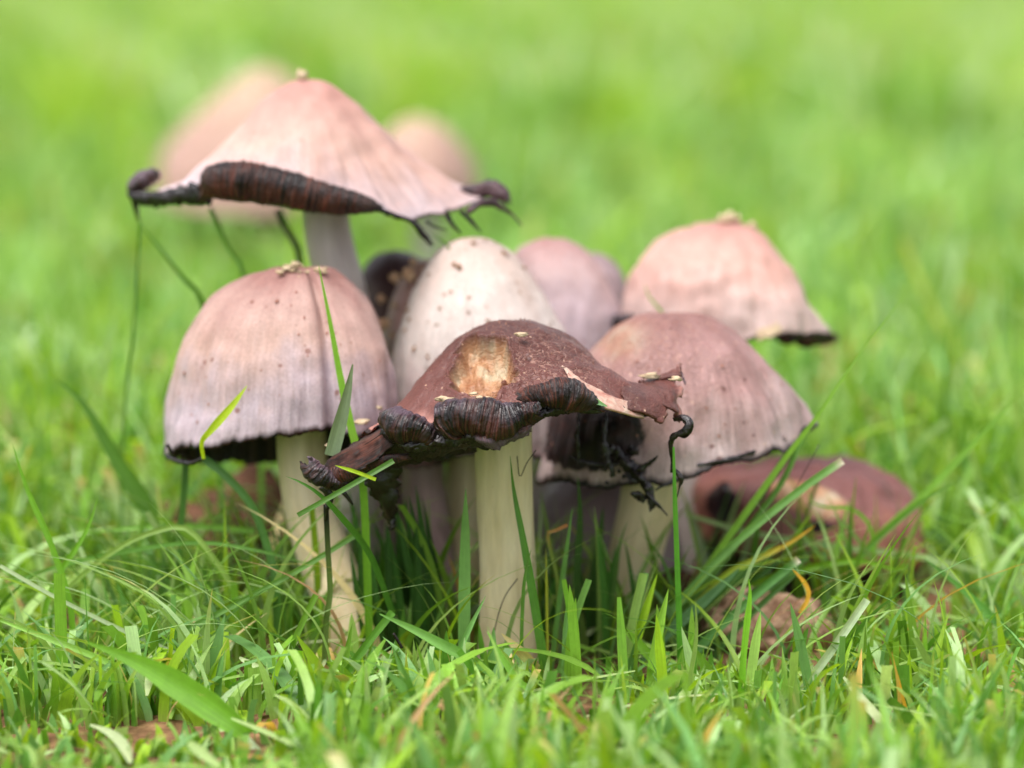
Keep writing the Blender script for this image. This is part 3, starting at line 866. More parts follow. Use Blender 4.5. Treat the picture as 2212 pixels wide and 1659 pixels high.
stem_to_ground(r2, o2, [(652, 800, 2.7, 52), (650, 930, 2.6, 55), (656, 1020, 2.4, 55), (676, 1120, 2.1, 58), (710, 1225, 1.8, 60), (750, 1330, 1.4, 60), (780, 1410, 1.2, 60)], M['stemc'], 60, 0.04, 5)
for i in range(34):
    g_ = [(622, 583, 15, 11), (645, 588, 18, 9), (700, 584, 16, 7), (634, 575, 9, 8)][i % 4]
    blob_thing('flake', P(g_[0] + rng.normal(0, g_[2] * .7), g_[1] + rng.normal(0, g_[3] * .7), 2.25 + rng.uniform(-.25, .25)), rng.uniform(.035, .085), M['flake'], None, None, seed=i + 20, parent=r2, origin=o2, sq=(1.3, 1, .6), amp=0.9)
strand(r2, o2, [(372, 980, 1.8, 6), (362, 962, 1.7, 5), (356, 968, 1.6, 2), (352, 985, 1.6, 1)], seed=11)
strand(r2, o2, [(360, 985, 1.9, 7), (385, 996, 1.4, 8), (412, 1000, 1.0, 7), (440, 990, 0.7, 5)], seed=12, name='black_rim')
strand(r2, o2, [(740, 985, 0.6, 3), (755, 972, 0.4, 8), (765, 955, 0.4, 6), (775, 945, 0.5, 3)], seed=13)

# --- tall cone behind
r3, o3 = start(800, 6.5, 'tallest mushroom with a wide pinkish cone cap and a long black rolled rim')
x0 = P(652, 172, 6.5)[0]; y0 = 6.5
keys = [
    K(0, [(700, 186), (760, 220), (820, 268), (880, 318), (940, 368), (990, 402), (1035, 414), (1078, 408)], x0, y0, 168),
    K(90, [(1.0, 200), (2.0, 290), (2.8, 370), (3.2, 430)], x0, y0, 168, 'r'),
    K(180, [(610, 188), (555, 236), (500, 302), (440, 366), (390, 402), (340, 415), (298, 425)], x0, y0, 168),
    K(225, [(0.9, 200), (1.9, 280), (2.8, 360), (3.3, 405)], x0, y0, 168, 'r'),
    K(262, [(0.9, 205), (1.8, 290), (2.5, 365), (2.9, 420)], x0, y0, 168, 'r'),
    K(295, [(0.9, 205), (1.8, 290), (2.6, 385), (2.95, 440)], x0, y0, 168, 'r'),
    K(322, [(0.9, 200), (2.0, 310), (2.8, 420), (3.35, 476)], x0, y0, 168, 'r'),
    K(342, [(0.9, 195), (2.2, 300), (3.2, 410), (3.7, 458)], x0, y0, 168, 'r'),
]
build_cap(r3, o3, x0, y0, keys, M['cap_tall'], M['gill'], nth=300, nt=80, rag=0.10, rag_f=6, lump=0.12, lump_f=0.6, groove=0.08, seed=4.1,
          creases=[(207, 5, 0.35, 0.2, 1.1), (345, 4, 0.16, 0.5, 1.1), (330, 3, 0.08, 0.7, 1.1)])
stem_to_ground(r3, o3, [(700, 350, 6.5, 48), (703, 460, 6.5, 50), (715, 540, 6.4, 52), (742, 640, 6.3, 52), (770, 800, 6.3, 55), (790, 1000, 6.4, 60)], M['stemw'], 64, 0.03, 7)
roll(r3, o3, [(436, 412, 3.8, 10), (452, 394, 3.7, 32), (480, 386, 3.6, 44), (520, 386, 3.5, 47), (570, 394, 3.45, 44), (630, 408, 3.4, 42), (700, 424, 3.4, 36), (750, 434, 3.5, 30), (790, 440, 3.6, 20), (812, 446, 3.8, 8)], M['roll'], 21, 1.1, -115, 0.08, 8, 260, wob=0.4, rag=0.2)
roll(r3, o3, [(284, 418, 5.9, 10), (290, 400, 5.8, 19), (306, 388, 5.8, 22), (326, 380, 6.0, 16), (342, 376, 6.2, 6)], M['rollb'], 23, 1.1, -150, 0.1, 6, 80)
strand(r3, o3, [(288, 420, 5.8, 20), (330, 430, 5.2, 22), (390, 424, 4.6, 26), (450, 415, 4.1, 34)], seed=31, name='black_rim', n=60)
strand(r3, o3, [(290, 415, 5.7, 14), (292, 440, 5.7, 9), (296, 465, 5.7, 5), (302, 480, 5.7, 2)], seed=32)
strand(r3, o3, [(800, 444, 3.8, 9), (850, 464, 3.9, 6), (890, 480, 4.1, 7), (912, 505, 4.2, 9), (934, 530, 4.3, 6)], seed=33, n=60)
for k, pts in enumerate([[(920, 478, 4.2, 4), (940, 490, 4.2, 4), (965, 498, 4.3, 2)], [(966, 462, 4.3, 8), (975, 480, 4.3, 6), (995, 505, 4.4, 3)],
                         [(995, 455, 4.5, 6), (1015, 475, 4.5, 6), (1040, 502, 4.6, 2)], [(1010, 458, 4.6, 10), (1035, 440, 4.8, 13), (1062, 438, 5.0, 13), (1082, 448, 5.2, 9), (1105, 462, 5.4, 5), (1128, 488, 5.5, 2)]]):
    strand(r3, o3, pts, seed=34 + k, mat='inkp' if k == 3 else 'ink')
roll(r3, o3, [(1000, 408, 6.2, 6), (1035, 408, 6.1, 16), (1065, 408, 6.0, 20), (1086, 418, 5.9, 18), (1096, 436, 5.8, 8)], M['inkp'], 25, 1.0, -150, 0.1, 5, 80)
blob_thing('flake', P(653, 163, 6.4), .12, M['flake'], None, None, seed=3, parent=r3, origin=o3, sq=(1, 1, 1.2), amp=0.6)

# --- white dome in the middle
r4, o4 = start(1000, 5.2, 'tall white bell-shaped mushroom in the middle with small brown spots')
x0 = P(1018, 512, 5.4)[0]; y0 = 5.4
keys = [
    K(0, [(1062, 519), (1112, 552), (1158, 612), (1198, 678), (1232, 745), (1256, 820), (1264, 900), (1264, 975)], x0, y0, 513),
    K(90, [(0.6, 520), (1.3, 590), (1.9, 720), (2.2, 850), (2.3, 960)], x0, y0, 513, 'r'),
    K(180, [(975, 523), (938, 552), (902, 606), (872, 678), (850, 758), (838, 845), (834, 920), (840, 975)], x0, y0, 513),
    K(270, [(0.6, 530), (1.3, 600), (1.9, 720), (2.15, 850), (2.2, 985)], x0, y0, 513, 'r'),
]
_, V4, _, nd4 = build_cap(r4, o4, x0, y0, keys, M['cap_white'], M['gillp'], lump=0.07, seed=6.0, groove=0.04)
specks(r4, o4, V4, nd4, 90, .02, .10, M['speck'], 5, tmax=0.6)
stem_to_ground(r4, o4, [(1020, 800, 5.4, 40), (1010, 1000, 5.3, 44), (1002, 1150, 5.2, 44), (1000, 1280, 5.2, 46)], M['stemc'], 48, 0.03, 9)

# --- right front dome
r5, o5 = start(1322, 3.6, 'brownish pink dome mushroom at right front with scaly crown and flared right edge')
x0 = P(1455, 675, 3.6)[0]; y0 = 3.6


def masks5(V, t, a, ink, pale, scl):
    d = V - np.array([0, CY, H]); w = d @ F
    uu = 1106 + d[..., 0] / w / KPX; vv = 829.5 - (d @ U) / w / KPX
    front = (V[..., 1] < 4.2)
    q = ((uu - 1270) / 142) ** 2 + ((vv - 940) / 92) ** 2
    ink[...] = np.where(front, np.clip(1.25 - q, 0, 1) * 0.95, 0)
    ink[...] = np.maximum(ink, np.where(front, np.exp(-(((uu - 1370) / 34) ** 2 + ((vv - 1020) / 34) ** 2)) * 0.8, 0))
    pale[...] = np.where(front, 0.45 * np.clip(np.exp(-(((uu - 1335) / 52) ** 2 + ((vv - 732) / 42) ** 2)) * 1.5, 0, 1), 0)
    scl[...] = np.exp(-(((uu - 1430) / 120) ** 2 + ((vv - 770) / 110) ** 2)) * 0.8 + 0.08


keys = [
    K(0, [(1520, 682), (1580, 712), (1632, 755), (1678, 808), (1718, 858), (1750, 895), (1768, 920)], x0, y0, 675),
    K(90, [(0.9, 690), (1.9, 760), (2.6, 860), (2.9, 960)], x0, y0, 675, 'r'),
    K(180, [(1390, 684), (1335, 712), (1285, 752), (1235, 815), (1195, 890), (1170, 970), (1158, 1040)], x0, y0, 675),
    K(215, [(1.0, 695), (2.0, 780), (2.7, 900), (2.95, 1048)], x0, y0, 675, 'r'),
    K(265, [(0.9, 700), (1.8, 775), (2.4, 900), (2.6, 1048)], x0, y0, 675, 'r'),
    K(295, [(0.9, 700), (1.8, 770), (2.4, 880), (2.65, 1005)], x0, y0, 675, 'r'),
    K(325, [(0.9, 695), (1.9, 770), (2.6, 870), (2.95, 978)], x0, y0, 675, 'r'),
    K(345, [(0.9, 690), (1.9, 765), (2.7, 860), (3.1, 935)], x0, y0, 675, 'r'),
]
_, V5, _, nd5 = build_cap(r5, o5, x0, y0, keys, M['cap_right'], M['gill'], nth=320, nt=96, rag=0.08, rag_f=8, lump=0.12, lump_f=0.6, groove=0.06, seed=7.7, masks=masks5,
          creases=[(330, 7, 0.10, 0.55, 1.0), (285, 5, 0.08, 0.6, 1.0)])
specks(r5, o5, V5, nd5, 420, .012, .05, M['speckp'], 7, name='scales', top=True)
stem_to_ground(r5, o5, [(1425, 900, 3.6, 62), (1405, 1060, 3.5, 64), (1382, 1160, 3.5, 60), (1356, 1270, 3.5, 58)], M['stemc'], 62, 0.035, 11)
strand(r5, o5, [(1505, 1005, 1.05, 4), (1560, 995, 1.15, 5), (1630, 976, 1.5, 6), (1690, 950, 2.2, 7), (1740, 922, 3.0, 6)], seed=41, name='black_rim', n=80, rough=0.4)
for k, pts in enumerate([[(1250, 890, 1.0, 4), (1247, 940, 0.9, 7), (1250, 985, 0.9, 5), (1248, 1005, 0.9, 2)],
                         [(1310, 890, 1.0, 5), (1305, 950, 0.85, 8), (1316, 1000, 0.8, 10), (1325, 1030, 0.8, 6)],
                         [(1338, 980, 0.8, 10), (1365, 1012, 0.6, 16), (1392, 1040, 0.4, 15), (1408, 1080, 0.3, 10), (1404, 1106, 0.3, 2)],
                         [(1372, 1020, 0.5, 8), (1405, 1000, 0.3, 7), (1420, 985, 0.2, 2)],
                         [(1396, 1066, 0.3, 8), (1420, 1090, 0.2, 4), (1442, 1114, 0.2, 1.5)],
                         [(1230, 985, 0.95, 3), (1265, 1000, 0.9, 6), (1310, 1005, 0.85, 6), (1345, 1000, 0.8, 3)],
                         [(1395, 1080, 0.4, 14), (1380, 1070, 0.4, 12), (1362, 1066, 0.4, 4)],
                         [(1415, 1058, 0.6, 3), (1440, 1046, 0.7, 4), (1470, 1032, 0.8, 3)]]):
    strand(r5, o5, pts, seed=50 + k, rough=0.5)
for k in range(26):
    u = rng.uniform(1300, 1380); v = rng.uniform(965, 1045)
    blob_thing('ink_clot', P(u, v, 0.78 + 0.2 * rng.random()), rng.uniform(.04, .11), M['ink'], None, None, seed=k, parent=r5, origin=o5, amp=0.6)

# --- back right pink dome
r6, o6 = start(1492, 9.5, 'rounded salmon pink mushroom at back right with a black curled tip')
x0 = P(1570, 480, 9.5)[0]; y0 = 9.5
keys = [
    K(0, [(1622, 486), (1664, 522), (1700, 588), (1730, 654), (1762, 704), (1800, 728)], x0, y0, 480),
    K(90, [(0.9, 490), (1.8, 560), (2.3, 640), (2.5, 720)], x0, y0, 480, 'r'),
    K(180, [(1520, 482), (1455, 494), (1402, 526), (1368, 580), (1350, 645), (1341, 715)], x0, y0, 480),
    K(270, [(0.9, 498), (1.8, 560), (2.4, 650), (2.6, 735)], x0, y0, 480, 'r'),
    K(310, [(0.9, 498), (1.8, 560), (2.4, 640), (2.8, 722)], x0, y0, 480, 'r'),
]
build_cap(r6, o6, x0, y0, keys, M['cap_pink'], M['gill'], nth=200, nt=60, lump=0.15, seed=8.8, groove=0.08)
stem_to_ground(r6, o6, [(1550, 620, 9.5, 45), (1520, 850, 9.5, 45), (1490, 1040, 9.5, 46)], M['stemw'], 46, 0.03, 13)
roll(r6, o6, [(1680, 722, 7.3, 10), (1700, 722, 7.4, 20), (1730, 724, 7.7, 20), (1765, 728, 8.4, 18), (1790, 730, 9.0, 14), (1808, 728, 9.4, 4)], M['roll'], 27, 1.1, -120, 0.1, 7, 120)
roll(r6, o6, [(1312, 712, 8.4, 8), (1325, 698, 8.2, 16), (1345, 692, 8.0, 17), (1375, 690, 7.9, 12)], M['rollb'], 28, 1.1, -120, 0.1, 6, 80)
sheet(r6, o6, [[(1630, 720, 7.0), (1660, 706, 7.0), (1695, 692, 7.2)], [(1640, 735, 6.9), (1668, 726, 6.9), (1705, 708, 7.1)]], M['flake'], 'torn_flesh_strip', 10, 16, 3, 0.05, 0.08)
for i, (u, v, r) in enumerate([(1560, 474, .12), (1575, 470, .14), (1592, 472, .1), (1625, 488, .12)]):
    blob_thing('flake', P(u, v, 9.4), r, M['flake'], None, None, seed=i + 60, parent=r6, origin=o6)

# --- the others in the clump, simple domes
def dome(u_base, y0, apex, left, right, rimv, fr, label, mat, gm, stem_pts, stem_mat, seed, rad=0.75, group=GRP, w=46, br=None, nth=180, nt=50, lump=0.10):
    rt, o = start(u_base, y0, label, rad, group)
    x0 = P(apex[0], apex[1], y0)[0]
    br = br or fr
    k = [K(0, right, x0, y0, apex[1]), K(180, left, x0, y0, apex[1]),
         K(270, [(fr * .35, apex[1] + (rimv - apex[1]) * .05), (fr * .7, apex[1] + (rimv - apex[1]) * .25), (fr * .92, apex[1] + (rimv - apex[1]) * .6), (fr, rimv)], x0, y0, apex[1], 'r'),
         K(90, [(br * .35, apex[1] + (rimv - apex[1]) * .05), (br * .7, apex[1] + (rimv - apex[1]) * .22), (br * .92, apex[1] + (rimv - apex[1]) * .5), (br, rimv - 30)], x0, y0, apex[1], 'r')]
    build_cap(rt, o, x0, y0, k, mat, gm, nth=nth, nt=nt, seed=seed, lump=lump)
    if stem_pts: stem_to_ground(rt, o, stem_pts, stem_mat, w, 0.03, seed)
    return rt, o


dome(1180, 9.2, (1180, 512), [(1140, 522), (1100, 560), (1068, 620), (1050, 690), (1044, 760)], [(1232, 522), (1282, 556), (1320, 612), (1342, 676), (1350, 745)], 770, 2.2,
     'soft pinkish grey mushroom right behind the white bell-shaped one', M['cap_dusk'], M['gillp'], [(1185, 650, 9.2, 42), (1180, 900, 9.2, 42)], M['stemw'], 14)
dome(1290, 12.5, (1270, 548), [(1240, 556), (1215, 590), (1200, 640), (1195, 700)], [(1312, 560), (1348, 598), (1366, 655), (1370, 710)], 715, 1.7,
     'small mauve grey mushroom at the back, left of the salmon pink dome', M['cap_lilac'], M['gillp'], [(1280, 650, 12.5, 34), (1288, 850, 12.5, 34)], M['stemw'], 15)
dome(850, 9.5, (855, 540), [(825, 545), (798, 560), (782, 590), (776, 640), (776, 690)], [(890, 545), (930, 570), (955, 610), (968, 660)], 700, 1.8,
     'dark chocolate brown mushroom cap between the tall stem and the white mushroom', M['cap_dark'], M['gill'], [(860, 640, 9.5, 36), (852, 900, 9.5, 36)], M['stemp'], 16)
dome(925, 7.4, (925, 560), [(890, 568), (858, 612), (836, 680), (824, 755), (822, 820)], [(960, 572), (990, 620), (1000, 700), (1005, 800)], 830, 1.4,
     'added brownish cap with crumbs of soil, standing in for the shaded left side of the white mushroom', M['cap_crumbed'], M['gill'], [(925, 700, 7.6, 36), (925, 950, 7.6, 36)], M['stemp'], 17)  # added cap in place of the white cap's shaded, crumb-covered left side
dome(1300, 7.2, (1300, 1000), [(1230, 1010), (1180, 1060), (1156, 1140), (1150, 1230), (1156, 1265)], [(1370, 1010), (1430, 1060), (1462, 1140), (1478, 1220), (1480, 1262)], 1278, 2.6,
     'low lilac grey mushroom cap crouching behind the right stems', M['cap_lilac'], M['gill'], [(1300, 1150, 7.2, 50), (1300, 1260, 7.2, 50)], M['stemp'], 18, rad=2.4)
# slim shaded mushroom left of centre, cap up in the dark
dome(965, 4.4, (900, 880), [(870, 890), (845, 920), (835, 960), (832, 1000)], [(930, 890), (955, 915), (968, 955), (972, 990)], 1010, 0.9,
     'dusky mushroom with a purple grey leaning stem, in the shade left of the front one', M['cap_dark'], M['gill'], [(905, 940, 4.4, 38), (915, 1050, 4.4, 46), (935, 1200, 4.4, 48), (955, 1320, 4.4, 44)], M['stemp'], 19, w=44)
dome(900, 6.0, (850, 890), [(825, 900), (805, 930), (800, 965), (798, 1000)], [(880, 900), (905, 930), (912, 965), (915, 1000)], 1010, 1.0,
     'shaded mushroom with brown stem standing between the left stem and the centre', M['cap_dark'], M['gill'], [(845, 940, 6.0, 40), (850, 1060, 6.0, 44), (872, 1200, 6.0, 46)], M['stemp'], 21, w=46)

# --- low purple-brown cap at right
r13, o13 = start(1750, 8.0, 'low purple brown mushroom cap lying in the grass at right with a pale torn patch', 3.0)
x0 = P(1760, 990, 8.0)[0]; y0 = 8.0


def masks13(V, t, a, ink, pale, scl):
    d = V - np.array([0, CY, H]); w = d @ F
    uu = 1106 + d[..., 0] / w / KPX; vv = 829.5 - (d @ U) / w / KPX
    fr = V[..., 1] < 8.0
    pale[...] = np.where(fr, 1.0 * (1 - smooth(0.8, 1.3, ((uu - 1745) / 85) ** 2 + ((vv - 1078 - 0.25 * (uu - 1745)) / 34) ** 2)), 0)
    ink[...] = np.where(fr, np.exp(-(((uu - 1755) / 62) ** 2 + ((vv - 1138) / 14) ** 2)) + np.exp(-(((uu - 1560) / 45) ** 2 + ((vv - 1085) / 60) ** 2)) * 0.9, 0)


keys = [
    K(0, [(1840, 992), (1910, 1022), (1955, 1070), (1985, 1130), (1998, 1185), (1990, 1225)], x0, y0, 986),
    K(90, [(1.0, 986), (2.0, 1000), (2.8, 1050), (3.1, 1130)], x0, y0, 986, 'r'),
    K(180, [(1690, 990), (1600, 1000), (1540, 1018), (1510, 1050), (1500, 1110), (1502, 1160)], x0, y0, 986),
    K(270, [(1.0, 1010), (1.9, 1060), (2.5, 1130), (2.7, 1200), (2.5, 1245)], x0, y0, 986, 'r'),
]
build_cap(r13, o13, x0, y0, keys, M['cap_low'], M['gill'], nth=200, nt=60, lump=0.22, lump_f=0.6, seed=9.9, masks=masks13)
stem_to_ground(r13, o13, [(1750, 1100, 8.0, 60), (1750, 1200, 8.0, 60)], M['stemp'], 60)

# --- far blurred ones
GF = 'ink cap mushrooms standing apart on the lawn behind'
dome(600, 72.0, (570, 140), [(520, 165), (450, 225), (380, 290), (345, 350), (335, 430)], [(620, 165), (680, 225), (740, 290), (780, 360), (795, 430)], 470, 5.0,
     'far blurred pinkish mushroom rising behind the left of the tall cone', M['cap_far'], M['gill'], [(590, 300, 72, 34), (598, 500, 72, 34)], M['stemw'], 24, group=GF, w=34, rad=1.0)
dome(930, 58.0, (900, 250), [(870, 262), (830, 305), (800, 360), (790, 415)], [(945, 265), (992, 310), (1025, 365), (1040, 425)], 435, 3.6,
     'far blurred orange pink mushroom showing behind the right slope of the tall cone', M['cap_far'], M['gill'], [(915, 360, 58, 34), (925, 500, 58, 34)], M['stemw'], 25, group=GF, w=36, rad=1.0)

# ------------------------------------------------------------------ soil crumbs and clods (things that rest on others)
crumbs = [(893, 583, .16, 5.6), (872, 590, .12, 5.8), (858, 610, .15, 5.9), (866, 622, .10, 5.8), (845, 655, .12, 5.9), (842, 700, .13, 5.7), (850, 712, .15, 5.6), (846, 735, .11, 5.5), (836, 690, .09, 5.9), (880, 605, .08, 5.8), (852, 640, .07, 5.9), (902, 572, .07, 5.6)]
for i, (u, v, r, y) in enumerate(crumbs):
    blob_thing('soil_crumb', P(u + rng.normal(0, 15), v + rng.normal(0, 15), y + .3), r * rng.uniform(.35, 1.1), M['crumb'], 'light brown crumb of soil stuck between the left dome and the white mushroom', 'soil crumb', 'soil crumbs beside the white mushroom', seed=i, sq=(1, 1, 1))
for i, (u, v, r, y, lab) in enumerate([
        (962, 862, .13, -2.75, 'pale beige crumb on the front brown cap, left of its rolled black rim'),
        (978, 874, .11, -2.85, 'tiny beige crumb touching the rolled black rim of the front cap'),
        (1127, 722, .10, -1.2, 'single beige crumb above the scaly patch of the front brown cap'),
        (1402, 812, .14, -0.4, 'beige crumb resting on the right wing of the front brown cap'),
        (1462, 818, .10, -1.2, 'tiny pale crumb on the frilled right tip of the front cap'),
        (780, 912, .12, 0.3, 'ochre crumb on the lower right edge of the left dome'),
        (812, 880, .10, 0.9, 'small ochre crumb in the gap right of the left dome'),
        (712, 962, .08, -1.5, 'tiny white crumb above the ribbed knob at the left end of the front cap')]):
    blob_thing('soil_crumb', P(u, v, y), r, M['flake'], lab, 'soil crumb', None, seed=i + 40, sq=(1.3, .8, .45), amp=0.9)
for i, (u, v) in enumerate([(1012, 880), (1035, 870), (1055, 872), (1022, 862)]):
    blob_thing('soil_crumb', P(u, v - 12, -2.95), .055, M['flake'], 'pale crumb in the row below the torn hole of the front cap', 'soil crumb', 'pale crumbs below the torn hole', seed=i + 70, sq=(1.6, 1, .6), amp=0.7)
for i, (x, y, r, sq, lab) in enumerate([
        (P(1645, 1360, 1.8)[0], 1.8, 1.15, (1.1, .8, .75), 'big pale brown clod of soil in the grass right of the clump'),
        (P(1450, 1330, 5.0)[0], 5.2, 0.9, (1.2, .9, .8), 'brown clod of soil at the foot of the right stems'),
        (P(500, 1200, 7.0)[0], 9.5, 1.7, (1.2, .9, .9), 'large dark brown clod of soil under the left dome'),
        (P(590, 1230, 5.0)[0], 6.0, 0.8, (1.1, .9, .8), 'smaller clod of soil beside the left curved stem')]):
    z = ground_z(x, y)
    v_, f_ = blob_mesh(np.array([x, y, z + r * sq[2] * 0.45]), r, i + 3, 4, 0.55, 1.6, sq)
    o = mesh_obj('soil_clod', v_, f_, M['clod' if i < 1 else 'clod_dark'], None, (x, y, z))
    tag(o, lab, 'soil clod')
    OBST.append((x, y, r * 0.9)); OBST.append((x, y - r * 0.9, r * 0.8))

# ------------------------------------------------------------------ grass
GREENS = np.array([hexc(116, 162, 50), hexc(134, 178, 64), hexc(90, 140, 44), hexc(152, 188, 94), hexc(114, 162, 88), hexc(168, 200, 134), hexc(146, 184, 40)])


def blades(name, bx, by, hgt, lean, az, wid, cut, segs, tints, mat, fold=0.22, curve=None, face=None):
    n = len(bx)
    bz = np.array([ground_z(x, y) for x, y in zip(bx, by)]) - 0.1
    s = np.linspace(0, 1, segs + 1)
    cols = 3
    V = np.zeros((n, segs + 1, cols, 3), dtype=np.float32)
    dx, dy = np.cos(az), np.sin(az)
    fa = az + np.pi / 2 if face is None else face
    px, py = np.cos(fa), np.sin(fa)
    kink = rng.uniform(1.4, 3.0, n)
    for i, q in enumerate(s):
        off = lean * hgt * q ** kink
        zz = hgt * np.sqrt(np.maximum(0.02, 1 - (0.55 * np.minimum(lean, 1.25) * q ** (kink - 0.6)) ** 2)) * q
        wp = np.where(cut, 1 - 0.12 * q, (1 - q ** 2.2) * (0.65 + 0.35 * np.minimum(1, q * 5)) + 0.02)
        w = wid * wp * 0.5
        cxp = bx + dx * off; cyp = by + dy * off
        for j, e in enumerate((-1, 0, 1)):
            V[:, i, j, 0] = cxp + px * w * e + (dx * fold * w if e == 0 else 0)
            V[:, i, j, 1] = cyp + py * w * e + (dy * fold * w if e == 0 else 0)
            V[:, i, j, 2] = bz + zz - (fold * w if e == 0 else 0) * 0.5
    k = (segs + 1) * cols
    base = grid_faces(segs + 1, cols, False)
    Fc = (base[None] + (np.arange(n) * k)[:, None, None]).reshape(-1, 4)
    T = np.repeat(tints[:, None, :], k, axis=1).reshape(n, segs + 1, cols, 3)
    pale = np.clip(1 - s / 0.25, 0, 1)[None, :, None, None] * 0.35
    T = T * (1 - pale) + np.array(hexc(190, 196, 130)) * pale
    tipw = (rng.random(n) < 0.10)[:, None, None, None] * smooth(0.75, 1.0, s)[None, :, None, None] * 0.8
    T = T * (1 - tipw) + np.array(hexc(200, 170, 96)) * tipw
    uv = np.zeros((n, segs + 1, cols, 2), dtype=np.float32)
    uv[..., 0] = np.array([0, .5, 1])[None, None, :] + (np.arange(n) % 97)[:, None, None]
    uv[..., 1] = s[None, :, None] * 6
    return mesh_obj(name, V.reshape(-1, 3), Fc, mat, None, (0, 0, 0), uv.reshape(-1, 2), {'tint': T.reshape(-1, 3)})


def pick_tints(n, dark=0.0):
    c = GREENS[rng.integers(0, len(GREENS), n)] * rng.uniform(0.75, 1.2, n)[:, None]
    dry = rng.random(n) < 0.022
    c[dry] = np.array([hexc(214, 176, 92), hexc(200, 160, 120), hexc(226, 206, 150)])[rng.integers(0, 3, dry.sum())]
    return c * (1 - dark)


def free(x, y, m=0.0):
    for ox, oy, r in OBST:
        if (x - ox) ** 2 + (y - oy) ** 2 < (r + m) ** 2: return False
    return True


def scatter(n, y0, y1, pad, xr=None):
    y = rng.uniform(y0, y1, n)
    hw = 0.1714 * (y - CY) + pad
    x = rng.uniform(-1, 1, n) * hw if xr is None else rng.uniform(xr[0], xr[1], n)
    return x, y


# mown turf in front and around the clump
x, y = scatter(19500, -17, 30, 7)
dens = np.array([N((a * 0.35, b * 0.35, 9)) for a, b in zip(x, y)])
keep = np.array([free(a, b) for a, b in zip(x, y)]) & (dens > -0.32)
keep &= ~((np.abs(x - 6.8) < 3.8) & (y > 0.6) & (y < 7.5) & (rng.random(len(x)) < 0.93))
core = ((x + 0.0) / 8.5) ** 2 + ((y - 4) / 5.5) ** 2 < 1
keep &= ~(core & (rng.random(len(x)) < 0.62))
x, y = x[keep], y[keep]; n = len(x)
fz = smooth(2, 14, y)
h = rng.uniform(0.6, 2.1, n) * (1 - fz) + rng.uniform(1.6, 4.6, n) * fz
h *= np.where(rng.random(n) < 0.06, 1.5, 1.0)
lim = (0.12 + np.clip(-y, 0, 20) * 0.22) * rng.uniform(.7, 1.45, n)          # mown lower right in front of the stems
h = np.where((x > -10.5) & (x < -4.0) & (y < -5.0), h * 0.38, h)
h = np.where((np.abs(x - 0.3) < 6.2) & (y < 0.4), np.minimum(h, lim + 0.25), h)
lean = np.abs(rng.normal(0, 0.7, n)).clip(0, 1.8)
cut = rng.random(n) < 0.25
o = blades('lawn_grass', x, y, h, lean, rng.uniform(0, 2 * np.pi, n), rng.uniform(.12, .34, n) * rng.uniform(.5, 1.2, n), cut, 6, pick_tints(n) * 1.1, M['leaf'], face=rng.normal(0, 0.9, n))
tag(o, 'short mown green grass around the mushrooms', 'grass', kind='stuff')

# clippings lying on top of the turf
xc, yc = scatter(170, -12, 4, 2)
kc = np.array([free(a, b, 0.5) for a, b in zip(xc, yc)])
xc, yc = xc[kc], yc[kc]; nc = len(xc)
Vs, Fs, Ts, Us = [], [], [], []
for i in range(nc):
    L_ = rng.uniform(1.0, 3.4); a_ = rng.uniform(0, 6.283); w_ = rng.uniform(.05, .16); z_ = ground_z(xc[i], yc[i]) + rng.uniform(.35, 1.0); sl_ = rng.normal(0, .25); bow = rng.normal(0, .15)
    tt_ = [hexc(150, 190, 90), hexc(176, 204, 130), hexc(120, 164, 60), hexc(160, 196, 100), hexc(196, 212, 160)][rng.integers(0, 5)]
    for k_ in range(6):
        q_ = k_ / 5 - .5
        for e_ in (-1, 0, 1):
            ww = w_ * (1 - 0.75 * abs(2 * q_) ** 3) * e_
            Vs.append((xc[i] + math.cos(a_) * q_ * L_ - math.sin(a_) * (ww + bow * q_ * q_ * 4), yc[i] + math.sin(a_) * q_ * L_ + math.cos(a_) * (ww + bow * q_ * q_ * 4), z_ + sl_ * q_ * L_ - q_ * q_ * .5 + (.25 * w_ if e_ == 0 else 0)))
            Ts.append(tt_); Us.append((e_ * .5 + .5 + i, q_ * 3))
    b_ = i * 18
    Fs += [(b_ + r_ * 3 + c_, b_ + r_ * 3 + c_ + 1, b_ + r_ * 3 + c_ + 4, b_ + r_ * 3 + c_ + 3) for r_ in range(5) for c_ in range(2)]
o = mesh_obj('grass_clippings', np.array(Vs), np.array(Fs), M['leaf'], None, (0, 0, 0), np.array(Us), {'tint': np.array(Ts)})
tag(o, 'cut pieces of grass lying loose on the mown turf', 'grass clippings', kind='stuff')

# long thin grass standing among and beside the stems
x, y = scatter(380, 0.6, 8, 0, xr=(-9, 9))
keep = np.array([free(a, b, 0.1) for a, b in zip(x, y)])
x, y = x[keep], y[keep]; n = len(x)
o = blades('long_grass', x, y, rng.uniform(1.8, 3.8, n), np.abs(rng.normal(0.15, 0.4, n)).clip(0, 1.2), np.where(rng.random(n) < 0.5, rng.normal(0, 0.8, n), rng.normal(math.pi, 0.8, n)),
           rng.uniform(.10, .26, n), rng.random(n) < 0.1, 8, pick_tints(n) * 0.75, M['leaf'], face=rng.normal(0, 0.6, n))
tag(o, 'long dark green grass growing among the mushroom stems', 'grass', kind='stuff')

